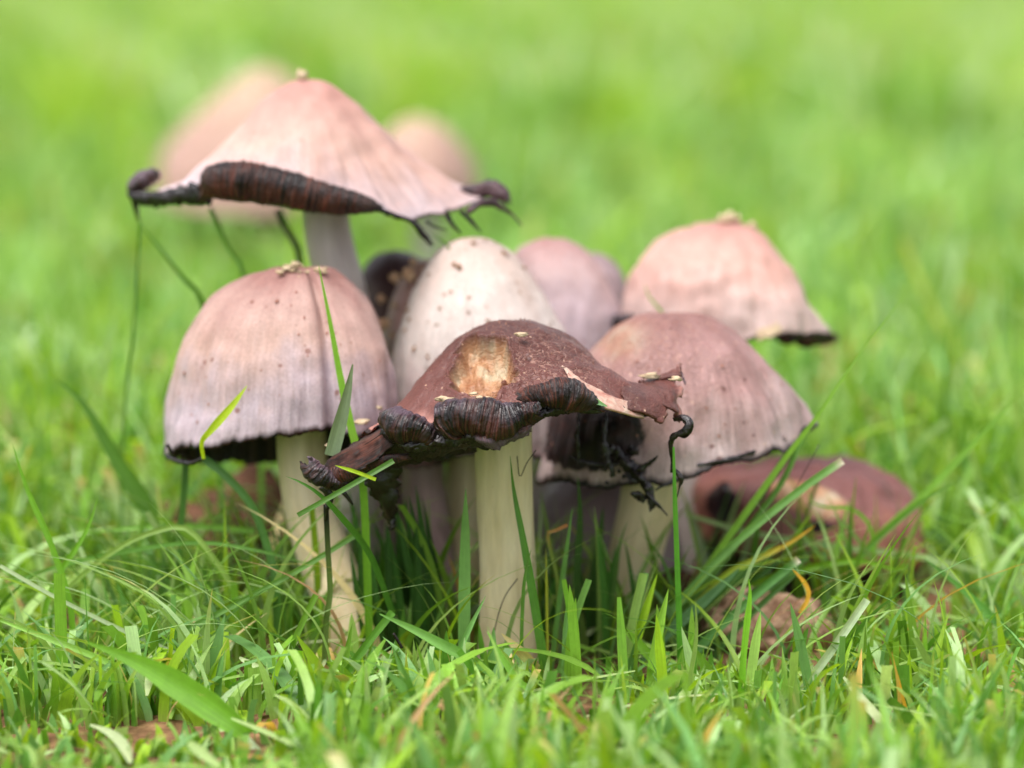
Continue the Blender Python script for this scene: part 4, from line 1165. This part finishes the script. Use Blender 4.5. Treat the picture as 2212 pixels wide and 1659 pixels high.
# arching blades of the tuft, leaning out to both sides of the clump
n = 420
side = np.where(rng.random(n) < 0.5, -1, 1)
x = side * np.abs(rng.normal(6.0, 2.6, n)); y = rng.uniform(-3.0, 9, n)
keep = np.array([free(a, b, 0.1) for a, b in zip(x, y)]) & ~((x > 3.5) & (x < 10.5) & (y > 0) & (y < 7.5) & (rng.random(n) < 0.6))
x, y, side = x[keep], y[keep], side[keep]; n = len(x)
o = blades('arching_grass', x, y, rng.uniform(2.0, 4.4, n), rng.uniform(0.3, 1.5, n), np.where(side > 0, rng.normal(0, 0.7, n), rng.normal(math.pi, 0.7, n)) + (rng.random(n) < .3) * math.pi,
           rng.uniform(.09, .22, n), np.zeros(n, bool), 10, pick_tints(n) * 0.9, M['leaf'], face=rng.normal(1.2, 0.5, n))
tag(o, 'long thin green grass arching outwards on both sides of the clump', 'grass', kind='stuff')

# turf farther off: tiles of blades repeated out over the lawn
tiles = []
for k in range(4):
    n = 2600
    bx = rng.uniform(-16, 16, n); by = rng.uniform(-16, 16, n)
    cl = np.array([N((a * 0.16, b * 0.16, k * 7.7)) for a, b in zip(bx, by)])
    c2 = np.array([N((a * 0.13 + 40, b * 0.13, k * 3.1)) for a, b in zip(bx, by)])
    tf = np.zeros(n, bool)
    for q in range(6 if k > 1 else 0):
        sl = slice(q * 40, q * 40 + 40); c0 = rng.uniform(-13, 13, 2)
        bx[sl] = c0[0] + rng.normal(0, 1.6, 40); by[sl] = c0[1] + rng.normal(0, 1.6, 40); tf[sl] = True
    hh = rng.uniform(1.4, 3.8, n) * (1 + 0.8 * cl.clip(-.5, .6)) * np.where(rng.random(n) < 0.06, 1.6, 1)
    tt = GREENS[rng.integers(0, len(GREENS), n)] * rng.uniform(0.8, 1.2, n)[:, None] * (1 + 0.55 * c2.clip(-.45, .6))[:, None] * np.array([1.27, 1.23, 1.45])
    tt = tt * (1 - 0.55 * smooth(0.05, 0.4, c2)[:, None]) + np.array(hexc(160, 200, 132)) * 0.55 * smooth(0.05, 0.4, c2)[:, None]
    gz_keep = ground_z
    ground_z = lambda a, b: 0.0
    hh = np.where(tf, rng.uniform(5, 9, n), hh)
    for q in range(6 if k > 1 else 0): tt[q * 40:q * 40 + 40] = np.array([hexc(186, 212, 156), hexc(128, 174, 66), hexc(164, 200, 70)][q % 3]) * rng.uniform(.85, 1.15, 40)[:, None]
    lo = blades('lawn_tile', bx, by, hh, np.abs(rng.normal(0, 0.45, n)).clip(0, 1.3), rng.uniform(0, 6.283, n), np.where(tf, .6, rng.uniform(.18, .50, n)), rng.random(n) < 0.3, 3,
                tt, M['leaf'], face=rng.normal(0, 1.0, n))
    ground_z = gz_keep
    col.objects.unlink(lo)
    tiles.append(lo)
pts, var = [], []
yy = 40.0
while yy < 1500:
    hw = 0.1714 * (yy - CY) * 1.25 + 60
    xx = -hw
    while xx < hw:
        pts.append((xx + rng.uniform(-3, 3), yy + rng.uniform(-3, 3), -0.12)); xx += 27
    yy += 27
pts = np.array(pts)
me = bpy.data.meshes.new('lawn_points')
me.from_pydata([tuple(p * S) for p in pts], [], [])
at = me.attributes.new('pick', 'INT', 'POINT'); at.data.foreach_set('value', np.where(pts[:, 1] < 130, rng.integers(0, 2, len(pts)), rng.integers(2, 4, len(pts))).astype(np.int32))
at = me.attributes.new('turn', 'FLOAT', 'POINT'); at.data.foreach_set('value', (rng.integers(0, 4, len(pts)) * math.pi / 2).astype(np.float32))
lawn = bpy.data.objects.new('far_lawn_grass', me); col.objects.link(lawn)
tag(lawn, 'wide lawn of taller green grass stretching away behind the mushrooms', 'grass', kind='stuff')
ng = bpy.data.node_groups.new('lawn', 'GeometryNodeTree')
ng.interface.new_socket('Geometry', in_out='INPUT', socket_type='NodeSocketGeometry')
ng.interface.new_socket('Geometry', in_out='OUTPUT', socket_type='NodeSocketGeometry')
gi = ng.nodes.new('NodeGroupInput'); go = ng.nodes.new('NodeGroupOutput')
join = ng.nodes.new('GeometryNodeJoinGeometry')
pk = ng.nodes.new('GeometryNodeInputNamedAttribute'); pk.data_type = 'INT'; pk.inputs[0].default_value = 'pick'
tn = ng.nodes.new('GeometryNodeInputNamedAttribute'); tn.data_type = 'FLOAT'; tn.inputs[0].default_value = 'turn'
cx = ng.nodes.new('ShaderNodeCombineXYZ'); ng.links.new(tn.outputs[0], cx.inputs[2])
for k in range(4):
    oi = ng.nodes.new('GeometryNodeObjectInfo'); oi.inputs['Object'].default_value = tiles[k]; oi.inputs['As Instance'].default_value = True
    cp = ng.nodes.new('FunctionNodeCompare'); cp.data_type = 'INT'; cp.operation = 'EQUAL'
    ng.links.new(pk.outputs[0], cp.inputs[2]); cp.inputs[3].default_value = k
    ip = ng.nodes.new('GeometryNodeInstanceOnPoints')
    ng.links.new(gi.outputs[0], ip.inputs['Points']); ng.links.new(cp.outputs[0], ip.inputs['Selection'])
    ng.links.new(oi.outputs['Geometry'], ip.inputs['Instance']); ng.links.new(cx.outputs[0], ip.inputs['Rotation'])
    ng.links.new(ip.outputs[0], join.inputs[0])
ng.links.new(join.outputs[0], go.inputs[0])
lawn.modifiers.new('lawn', 'NODES').node_group = ng


# ------------------------------------------------------------------ single blades one can point at
def blade(pts, w, tint, label, name='grass_blade', cat='grass blade', cut=False, tip=None, group=None, fold=0.25, prof=None, flat=(0, -1, 0.1), n=22, base=True):
    """pts: (u, v, y) from tip to base; w full width in px"""
    p = np.array([P(*q) for q in pts])
    q = catmull(p, n)
    T = np.gradient(q, axis=0); T /= np.linalg.norm(T, axis=1, keepdims=True)
    fd = np.array(flat, dtype=float)
    A = np.cross(T, fd); A /= np.linalg.norm(A, axis=1, keepdims=True)
    B = np.cross(A, T)
    s = np.linspace(0, 1, n + 1)
    wc = w / pxcm(pts[0][2])
    if prof is not None:
        wp = np.interp(s, np.linspace(0, 1, len(prof)), prof)
    elif cut:
        wp = 0.9 + 0.1 * s
    else:
        wp = np.minimum(1, (s / 0.35)) ** 0.75 + 0.02
    hw = (wc * wp * 0.5)[:, None]
    tw = 0.25 * np.sin(s * 3 + w)[:, None]
    V = np.stack([q - A * hw, q - A * hw * .5 - B * hw * fold * .6, q - B * hw * fold, q + A * hw * .5 - B * hw * fold * .6, q + A * hw + B * hw * tw], axis=1)
    Tn = np.tile(np.array(tint)[None, None, :], (n + 1, 5, 1))
    Tn = Tn * (1 + 0.12 * np.array([N((k * 0.4, w, 1)) for k in range(n + 1)]))[:, None, None]
    if tip is not None:
        f = (1 - smooth(0.0, tip[1], s))[:, None, None]
        Tn = Tn * (1 - f) + np.array(tip[0]) * f
    L = np.linspace(0, 1, n + 1) * 3
    uv = np.stack([np.tile(np.linspace(0, 1, 5), n + 1) + w, np.repeat(L, 5)], axis=-1)
    o = mesh_obj(name, V.reshape(-1, 3), grid_faces(n + 1, 5, False), M['leaf'], None, q[-1], uv, {'tint': Tn.reshape(-1, 3)})
    return tag(o, label, cat, group)


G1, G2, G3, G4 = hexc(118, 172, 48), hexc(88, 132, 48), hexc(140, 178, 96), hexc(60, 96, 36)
YL, WH, OR = hexc(176, 206, 40), hexc(196, 214, 176), hexc(232, 176, 60)
B = [
    ([(687, 567, -0.2), (712, 690, -0.3), (738, 830, -0.4), (760, 930, -0.5), (785, 1060, -0.6), (800, 1440, -0.4)], 17, G1, 'slender bright green blade crossing the front of the left dome', {}),
    ([(762, 787, -1.6), (748, 860, -1.7), (732, 925, -1.8), (716, 985, -1.9)], 32, hexc(108, 128, 92), 'broad grey green cut stub leaning on the right of the left dome', dict(prof=[.1, .5, .8, 1, 1])),
    ([(534, 833, -0.4), (500, 878, -0.5), (455, 930, -0.5), (436, 955, -0.4), (440, 992, -0.2)], 18, YL, 'short yellow green blade with a kink below the left dome rim', dict(prof=[.05, .6, .9, 1, .7, .5, .4])),
    ([(120, 820, 5.0), (180, 872, 5.0), (250, 990, 5.0), (310, 1085, 5.0), (370, 1190, 5.0), (420, 1330, 5.0)], 40, G2, 'broad dark green blurred blade leaning left of the left dome', dict(prof=[.05, .6, 1, 1, .9])),
    ([(26, 957, -1.0), (60, 1060, -1.0), (108, 1170, -1.0), (150, 1300, -1.0), (160, 1420, -1.0)], 13, G1, 'straight thin blade near the left edge leaning to the right', {}),
    ([(212, 1072, -0.5), (185, 1150, -0.5), (120, 1255, -0.5), (95, 1340, -0.5), (110, 1440, -0.5)], 12, G1, 'curved thin blade at left, bending down to the left', {}),
    ([(636, 1405, -3.2), (632, 1470, -3.2), (622, 1560, -3.2)], 42, hexc(128, 184, 34), 'wide bright green square-cut stub below the left stem', dict(cut=True)),
    ([(500, 1448, -3.2), (495, 1500, -3.2), (478, 1590, -3.2)], 26, hexc(120, 178, 40), 'upright square-cut green stub left of the wide bright one', dict(cut=True)),
    ([(190, 1388, -6.0), (300, 1432, -6.2), (400, 1490, -6.4), (500, 1560, -6.6), (536, 1590, -6.6)], 62, G1, 'large folded green blade with a cut end lying at lower left', dict(prof=[.08, .5, .95, 1, .55])),
    ([(520, 1585, -6.5), (560, 1630, -6.8), (620, 1690, -7.2)], 24, WH, 'pale stalk continuing the large folded blade out of the bottom edge', dict(cut=True)),
    ([(110, 1310, 0.4), (180, 1240, 0.3), (270, 1175, 0.2), (345, 1145, 0.1), (400, 1140, 0.0), (450, 1190, -0.1), (510, 1285, -0.1), (540, 1400, -0.2)], 12, hexc(136, 168, 78), 'thin arched blade bending over left of the left stem', dict(cut=True)),
    ([(0, 1270, 0.8), (120, 1225, 0.6), (280, 1190, 0.5), (430, 1172, 0.4), (560, 1190, 0.4), (680, 1222, 0.6)], 10, hexc(110, 160, 70), 'long thin blade running level across the left side below the dome', dict(prof=[.5, 1, 1, .8, .2])),
    ([(190, 1150, 2.6), (320, 1138, 2.6), (440, 1138, 2.6), (550, 1148, 2.6)], 14, hexc(130, 182, 70), 'blurred level blade above the thin arched one', dict(prof=[.2, .8, 1, 1])),
    ([(0, 1222, -2.0), (110, 1285, -2.0), (240, 1350, -2.0), (350, 1398, -2.1), (440, 1440, -2.2)], 10, WH, 'long pale stalk sloping down across the lower left', dict(cut=True)),
    ([(0, 1340, -3.6), (120, 1385, -3.7), (250, 1440, -3.8), (370, 1520, -4.0)], 14, hexc(150, 196, 90), 'light green blade sloping down under the long pale stalk', dict(prof=[.4, 1, 1, .7])),
    ([(770, 1155, -1.3), (650, 1228, -1.4), (500, 1310, -1.5), (380, 1372, -1.6), (290, 1420, -1.7)], 13, hexc(112, 158, 72), 'long blade slanting from lower left up to the left stem', dict(cut=True)),
    ([(643, 1113, -3.2), (720, 1070, -3.2), (800, 1024, -3.0), (850, 995, -2.8)], 12, G2, 'cut blade crossing the left stem just under the ribbed knob', dict(cut=True)),
    ([(617, 1029, -2.9), (650, 1042, -2.9), (690, 1068, -2.8), (740, 1120, -2.4), (800, 1200, -1.6), (850, 1330, -0.8)], 14, hexc(78, 130, 48), 'blade passing behind the ribbed knob with its tip over the left stem', {}),
    ([(723, 1005, -3.5), (765, 1018, -3.5), (812, 1036, -3.5)], 8, YL, 'tiny bright blade lying across the dark gills left of the front stem', {}),
    ([(704, 1090, -1.8), (708, 1180, -1.8), (713, 1280, -1.8), (705, 1340, -1.8), (700, 1450, -1.8)], 13, hexc(96, 120, 56), 'ink-stained upright stalk hanging under the ribbed knob', dict(cut=True, tip=(hexc(20, 16, 14), .5))),
    ([(1006, 1056, -1.5), (1005, 1150, -1.5), (1003, 1300, -1.5), (1002, 1480, -1.5)], 27, hexc(118, 166, 88), 'tall upright pale green blade just left of the front stem', dict(prof=[.05, .7, .95, 1, 1, 1])),
    ([(1102, 985, -1.5), (1110, 1060, -1.5), (1130, 1165, -1.6), (1152, 1290, -1.7), (1180, 1465, -1.8)], 20, hexc(84, 136, 44), 'tall green blade leaning across the front stem', dict(prof=[.04, .6, .9, 1, 1.1])),
    ([(1148, 1184, -2.0), (1134, 1245, -2.0), (1128, 1330, -2.0), (1126, 1420, -2.0)], 8, G2, 'very thin blade on the right edge of the front stem', {}),
    ([(820, 1326, -3.6), (890, 1358, -3.7), (960, 1395, -3.8), (1020, 1425, -3.8), (1060, 1455, -3.8)], 25, hexc(120, 172, 78), 'thick blade slanting right in front of the front stem foot', dict(prof=[.1, .6, .9, 1, .6])),
    ([(1051, 1362, -4.2), (1085, 1420, -4.3), (1130, 1480, -4.4), (1230, 1530, -4.6)], 15, hexc(130, 186, 66), 'curved blade crossing the foot of the front stem', {}),
    ([(800, 1395, -2.6), (830, 1410, -2.6), (870, 1450, -2.6), (930, 1520, -2.7)], 14, G1, 'short dark blade at the foot of the ink stained drape', {}),
    ([(1455, 965, -1.9), (1458, 1080, -1.9), (1464, 1250, -1.9), (1472, 1480, -1.9)], 15, hexc(86, 150, 44), 'very tall straight blade rising to the black hook at right', dict(prof=[.3, .7, .8, .9, 1])),
    ([(1272, 1252, -2.0), (1248, 1320, -2.0), (1208, 1455, -2.0)], 16, hexc(112, 158, 72), 'cut blade leaning right between the front and right stems', dict(cut=True)),
    ([(1237, 1092, -0.6), (1225, 1180, -0.6), (1208, 1300, -0.6), (1190, 1450, -0.6)], 11, hexc(104, 152, 72), 'thin pointed blade leaning right of the front stem', {}),
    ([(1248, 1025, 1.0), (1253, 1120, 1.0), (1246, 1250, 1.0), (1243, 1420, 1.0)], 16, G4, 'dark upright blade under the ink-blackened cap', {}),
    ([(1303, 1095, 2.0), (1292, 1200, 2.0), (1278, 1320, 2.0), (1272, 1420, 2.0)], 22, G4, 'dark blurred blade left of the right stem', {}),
    ([(1226, 1134, -0.4), (1200, 1146, -0.4), (1183, 1154, -0.4), (1192, 1200, -0.4), (1205, 1270, -0.4), (1200, 1420, -0.4)], 9, hexc(120, 140, 60), 'kinked blade with a brown dried tip right of the front stem', dict(cut=True, tip=(hexc(190, 128, 78), .3))),
    ([(1179, 1184, -1.0), (1181, 1280, -1.0), (1183, 1420, -1.0)], 6, hexc(170, 178, 60), 'thin yellowish upright blade right of the front stem', {}),
    ([(1218, 1252, -2.2), (1232, 1340, -2.2), (1242, 1450, -2.2)], 12, G1, 'narrow blade with blunt tip between the two right blades', dict(cut=True)),
    ([(1355, 1125, 1.2), (1338, 1180, 1.2), (1328, 1260, 1.2), (1308, 1400, 1.2)], 9, hexc(84, 120, 50), 'thin curved blade in front of the right stem', {}),
    ([(1873, 1295, -3.0), (1800, 1400, -3.1), (1735, 1490, -3.2), (1685, 1580, -3.3)], 20, WH, 'pale whitish cut blade leaning right in the lower right', dict(cut=True)),
    ([(1617, 1250, -4.0), (1620, 1290, -4.0), (1608, 1400, -4.0), (1595, 1580, -4.0)], 17, hexc(128, 190, 50), 'upright bright green blade with a split tip, right of the right stem', dict(prof=[.1, .9, .8, 1, 1])),
    ([(1502, 1292, -4.0), (1504, 1380, -4.0), (1490, 1480, -4.0), (1484, 1620, -4.0)], 10, hexc(130, 160, 76), 'thin stalk in front and right of the right stem', {}),
    ([(1337, 1290, -3.0), (1342, 1370, -3.0), (1350, 1520, -3.0)], 22, hexc(130, 182, 66), 'upright blade with rounded tip at the foot of the right stem', dict(prof=[.4, .9, 1, 1])),
    ([(1953, 641, 1.2), (1890, 720, 1.2), (1828, 805, 1.2), (1765, 900, 1.2), (1700, 985, 1.4), (1560, 1180, 1.8), (1420, 1380, 2.2)], 15, hexc(130, 178, 62), 'long blade rising far up to the right past the edge of the right dome', dict(prof=[.05, .4, .7, 1, 1, 1])),
    ([(1742, 925, 2.6), (1690, 1000, 2.4), (1620, 1100, 2.2), (1540, 1210, 2.2), (1430, 1370, 2.2)], 17, G4, 'dark ink-stained blade under the right tip of the right dome', dict(cut=True, tip=(hexc(24, 26, 16), .35))),
    ([(1736, 935, 2.0), (1690, 1040, 1.9), (1610, 1150, 1.8), (1500, 1290, 1.8), (1400, 1400, 1.8)], 14, G2, 'second dark blade hanging from the right tip of the right dome', dict(cut=True)),
    ([(1820, 995, 0.6), (1740, 1050, 0.6), (1650, 1120, 0.6), (1560, 1200, 0.7), (1450, 1320, 0.8)], 19, hexc(120, 168, 88), 'cut blade with a whitish end slanting over the low purple cap', dict(cut=True, tip=(hexc(220, 206, 190), .06))),
    ([(1725, 1208, -0.2), (1650, 1270, -0.2), (1560, 1350, -0.2), (1480, 1430, -0.2)], 20, hexc(96, 150, 76), 'broad cut blade slanting down to the soil clods at right', dict(cut=True, tip=(hexc(220, 206, 190), .06))),
    ([(1600, 1225, 0.4), (1520, 1300, 0.4), (1440, 1370, 0.4), (1380, 1430, 0.4)], 22, hexc(92, 136, 84), 'blue green blade slanting behind the very tall straight blade', {}),
    ([(1978, 1198, 2.0), (1945, 1232, 2.0), (1900, 1220, 2.0), (1840, 1212, 2.0), (1760, 1225, 2.0), (1640, 1260, 2.2), (1540, 1330, 2.4)], 18, hexc(112, 162, 24), 'wavy yellow green blade lying level below the low purple cap', dict(prof=[.05, .5, .8, 1, 1, .6])),
    ([(2078, 1033, 3.0), (1990, 1085, 3.0), (1900, 1160, 3.0), (1800, 1260, 3.0), (1720, 1370, 3.0)], 13, hexc(96, 146, 46), 'thin dark blade rising right across the low purple cap', {}),
    ([(2205, 845, 4.0), (2100, 960, 4.0), (1990, 1075, 4.0), (1880, 1180, 4.0), (1780, 1330, 4.0)], 16, hexc(120, 170, 56), 'long soft blade rising to the right edge of the frame', {}),
    ([(1996, 1206, 0.5), (2070, 1265, 0.4), (2140, 1330, 0.2), (2240, 1430, 0.0)], 20, hexc(90, 146, 56), 'green blade sloping down toward the right edge', dict(prof=[.1, .7, 1, 1])),
    ([(1480, 1110, 4.0), (1620, 1150, 4.0), (1800, 1180, 4.0), (2000, 1205, 4.0), (2180, 1255, 4.0)], 15, hexc(160, 190, 130), 'blurred pale blade running level in front of the low purple cap', dict(prof=[.5, 1, 1, .8])),
    ([(1834, 1080, 3.0), (1815, 1160, 3.0), (1790, 1250, 3.0), (1750, 1370, 3.0)], 15, hexc(140, 190, 80), 'light green blade standing against the pale patch of the low purple cap', {}),
    ([(1745, 1050, 3.2), (1755, 1085, 3.2), (1790, 1096, 3.2), (1840, 1100, 3.2), (1880, 1140, 3.2), (1890, 1230, 3.2)], 8, G1, 'small curly blade in front of the low purple cap', {}),
    ([(1711, 1228, -0.6), (1740, 1262, -0.6), (1746, 1290, -0.6), (1728, 1325, -0.6)], 10, OR, 'small orange yellow curled leaf tip above the soil clod at right', {}),
    ([(1762, 1134, 1.4), (1710, 1170, 1.4), (1640, 1205, 1.4), (1570, 1240, 1.4), (1480, 1330, 1.4)], 13, hexc(160, 180, 60), 'blade with an orange brown tip slanting toward the low purple cap', dict(tip=(OR, .55))),
    ([(1934, 1438, -4.4), (1948, 1500, -4.4), (1968, 1568, -4.4)], 8, OR, 'thin orange dry blade in the lower right turf', {}),
    ([(373, 1357, -3.0), (368, 1410, -3.0), (360, 1480, -3.0)], 11, YL, 'small yellow upright blade in the lower left turf', dict(cut=True)),
    ([(1985, 1590, -7.0), (2010, 1568, -7.0), (2050, 1570, -7.0), (2080, 1590, -7.0)], 20, hexc(190, 186, 30), 'small yellow leaf near the lower right corner', dict(prof=[.1, .8, 1, .6, .1])),
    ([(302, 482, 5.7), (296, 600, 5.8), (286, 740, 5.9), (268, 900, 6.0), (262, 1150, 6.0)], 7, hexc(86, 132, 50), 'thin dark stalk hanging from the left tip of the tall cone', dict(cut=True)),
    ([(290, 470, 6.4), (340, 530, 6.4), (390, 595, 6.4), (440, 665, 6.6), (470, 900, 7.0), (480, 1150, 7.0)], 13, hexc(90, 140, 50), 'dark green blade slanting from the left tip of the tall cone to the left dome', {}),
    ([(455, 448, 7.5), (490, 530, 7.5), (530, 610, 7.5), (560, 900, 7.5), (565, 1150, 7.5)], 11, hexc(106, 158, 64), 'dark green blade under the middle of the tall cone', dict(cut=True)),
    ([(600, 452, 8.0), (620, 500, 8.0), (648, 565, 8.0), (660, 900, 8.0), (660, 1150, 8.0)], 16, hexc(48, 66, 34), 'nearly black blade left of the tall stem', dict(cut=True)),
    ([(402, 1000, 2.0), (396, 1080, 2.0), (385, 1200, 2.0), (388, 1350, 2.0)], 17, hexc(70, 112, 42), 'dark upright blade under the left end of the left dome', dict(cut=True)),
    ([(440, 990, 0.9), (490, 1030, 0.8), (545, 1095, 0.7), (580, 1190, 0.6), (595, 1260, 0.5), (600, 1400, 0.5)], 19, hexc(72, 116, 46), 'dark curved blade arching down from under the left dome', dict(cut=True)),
    ([(1392, 610, 6.0), (1402, 640, 6.0), (1430, 675, 6.0), (1470, 740, 6.0)], 6, G3, 'fine blade lying against the salmon pink dome', {}),
    ([(1950, 520, 30.0), (2010, 660, 30.0), (2080, 790, 30.0), (2115, 880, 30.0)], 12, hexc(190, 200, 80), 'blurred yellowish stalk far behind at right', dict(cut=True)),
    ([(930, 505, 4.6), (960, 525, 4.7), (990, 560, 5.2)], 5, G2, 'tiny blade caught between the tall cone and the white mushroom', {}),
]
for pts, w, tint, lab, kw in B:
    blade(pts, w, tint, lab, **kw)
# green sliver caught in the split of the front cap
blade([(1240, 852, -3.0), (1275, 862, -3.0), (1312, 878, -2.9)], 12, hexc(150, 200, 140), 'small green sliver lying in the split of the front cap', prof=[.3, .9, 1, .2])
# dark blades bunched between left stem and front stem
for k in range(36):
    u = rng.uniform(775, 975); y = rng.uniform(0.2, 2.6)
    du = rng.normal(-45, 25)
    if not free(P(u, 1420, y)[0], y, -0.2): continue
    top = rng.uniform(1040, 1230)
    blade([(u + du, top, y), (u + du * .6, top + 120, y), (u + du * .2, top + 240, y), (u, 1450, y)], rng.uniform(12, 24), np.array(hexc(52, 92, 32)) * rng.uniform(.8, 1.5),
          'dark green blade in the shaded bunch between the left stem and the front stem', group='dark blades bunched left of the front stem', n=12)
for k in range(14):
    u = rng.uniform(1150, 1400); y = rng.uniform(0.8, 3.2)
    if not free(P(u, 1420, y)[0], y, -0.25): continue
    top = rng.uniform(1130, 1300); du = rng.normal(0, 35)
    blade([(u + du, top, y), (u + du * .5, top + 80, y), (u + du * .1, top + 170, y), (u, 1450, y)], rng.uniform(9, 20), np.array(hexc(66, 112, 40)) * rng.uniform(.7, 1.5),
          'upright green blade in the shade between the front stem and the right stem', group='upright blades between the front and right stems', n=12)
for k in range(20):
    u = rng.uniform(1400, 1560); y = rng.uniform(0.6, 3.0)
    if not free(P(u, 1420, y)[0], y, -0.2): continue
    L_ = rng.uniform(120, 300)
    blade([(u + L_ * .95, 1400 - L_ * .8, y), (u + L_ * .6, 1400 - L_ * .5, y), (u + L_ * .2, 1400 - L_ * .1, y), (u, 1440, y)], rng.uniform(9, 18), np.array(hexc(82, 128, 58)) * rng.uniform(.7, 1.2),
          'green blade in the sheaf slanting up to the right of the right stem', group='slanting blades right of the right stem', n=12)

# short bright blades standing in front of the stems
for k in range(34):
    u = rng.uniform(600, 1760); y = rng.uniform(-4.2, -1.2); du = rng.normal(0, 45)
    base_v = 829.5 + math.tan(math.atan(15.9 / (y - CY)) - PITCH) / KPX
    h_ = rng.uniform(110, 250)
    if 1020 < u + du * .5 < 1160: h_ *= 0.6
    blade([(u + du, base_v - h_, y), (u + du * .55, base_v - h_ * .66, y), (u + du * .15, base_v - h_ * .3, y), (u, base_v, y)], rng.uniform(12, 24), pick_tints(1)[0] * 1.15,
          'short bright green blade standing in the turf in front of the stems', group='short blades in front of the stems', n=12, cut=bool(rng.random() < .35))

# dry bits
def stick(pts, w, label, mat='stick', name='dry_stalk', cat='dry stalk'):
    path = [np.append(P(u, v, y), w / 2 / pxcm(y)) for u, v, y in pts]
    o = tube(name, path, M[mat], None, path[0][:3], 16, 8, rough_n=0.15)
    return tag(o, label, cat)


stick([(808, 1525, -6), (845, 1570, -6), (880, 1612, -6)], 9, 'pinkish brown dry stalk in the turf below the left stem')
stick([(1117, 985, -0.95), (1123, 1030, -0.95), (1138, 1000, -0.9), (1158, 972, -0.85)], 2.2, 'fine dark root hair curling on the upper front stem', 'ink', 'plant_hair', 'plant hair')
stick([(1118, 1250, -0.98), (1090, 1290, -0.98), (1072, 1345, -1.0), (1062, 1400, -1.0)], 2.5, 'fine dark root hair curving on the lower front stem', 'ink', 'plant_hair', 'plant hair')
stick([(1770, 960, 1.0), (1716, 1060, 1.0), (1690, 1110, 1.0), (1688, 1180, 1.0), (1690, 1240, 1.0)], 2.0, 'fine black thread hanging before the low purple cap', 'ink', 'plant_hair', 'plant hair')
stick([(850, 1368, -2.2), (862, 1388, -2.2), (868, 1400, -2.2)], 7, 'tiny black speck of plant debris on a dark blade left of the front stem', 'ink', 'debris_speck', 'debris')
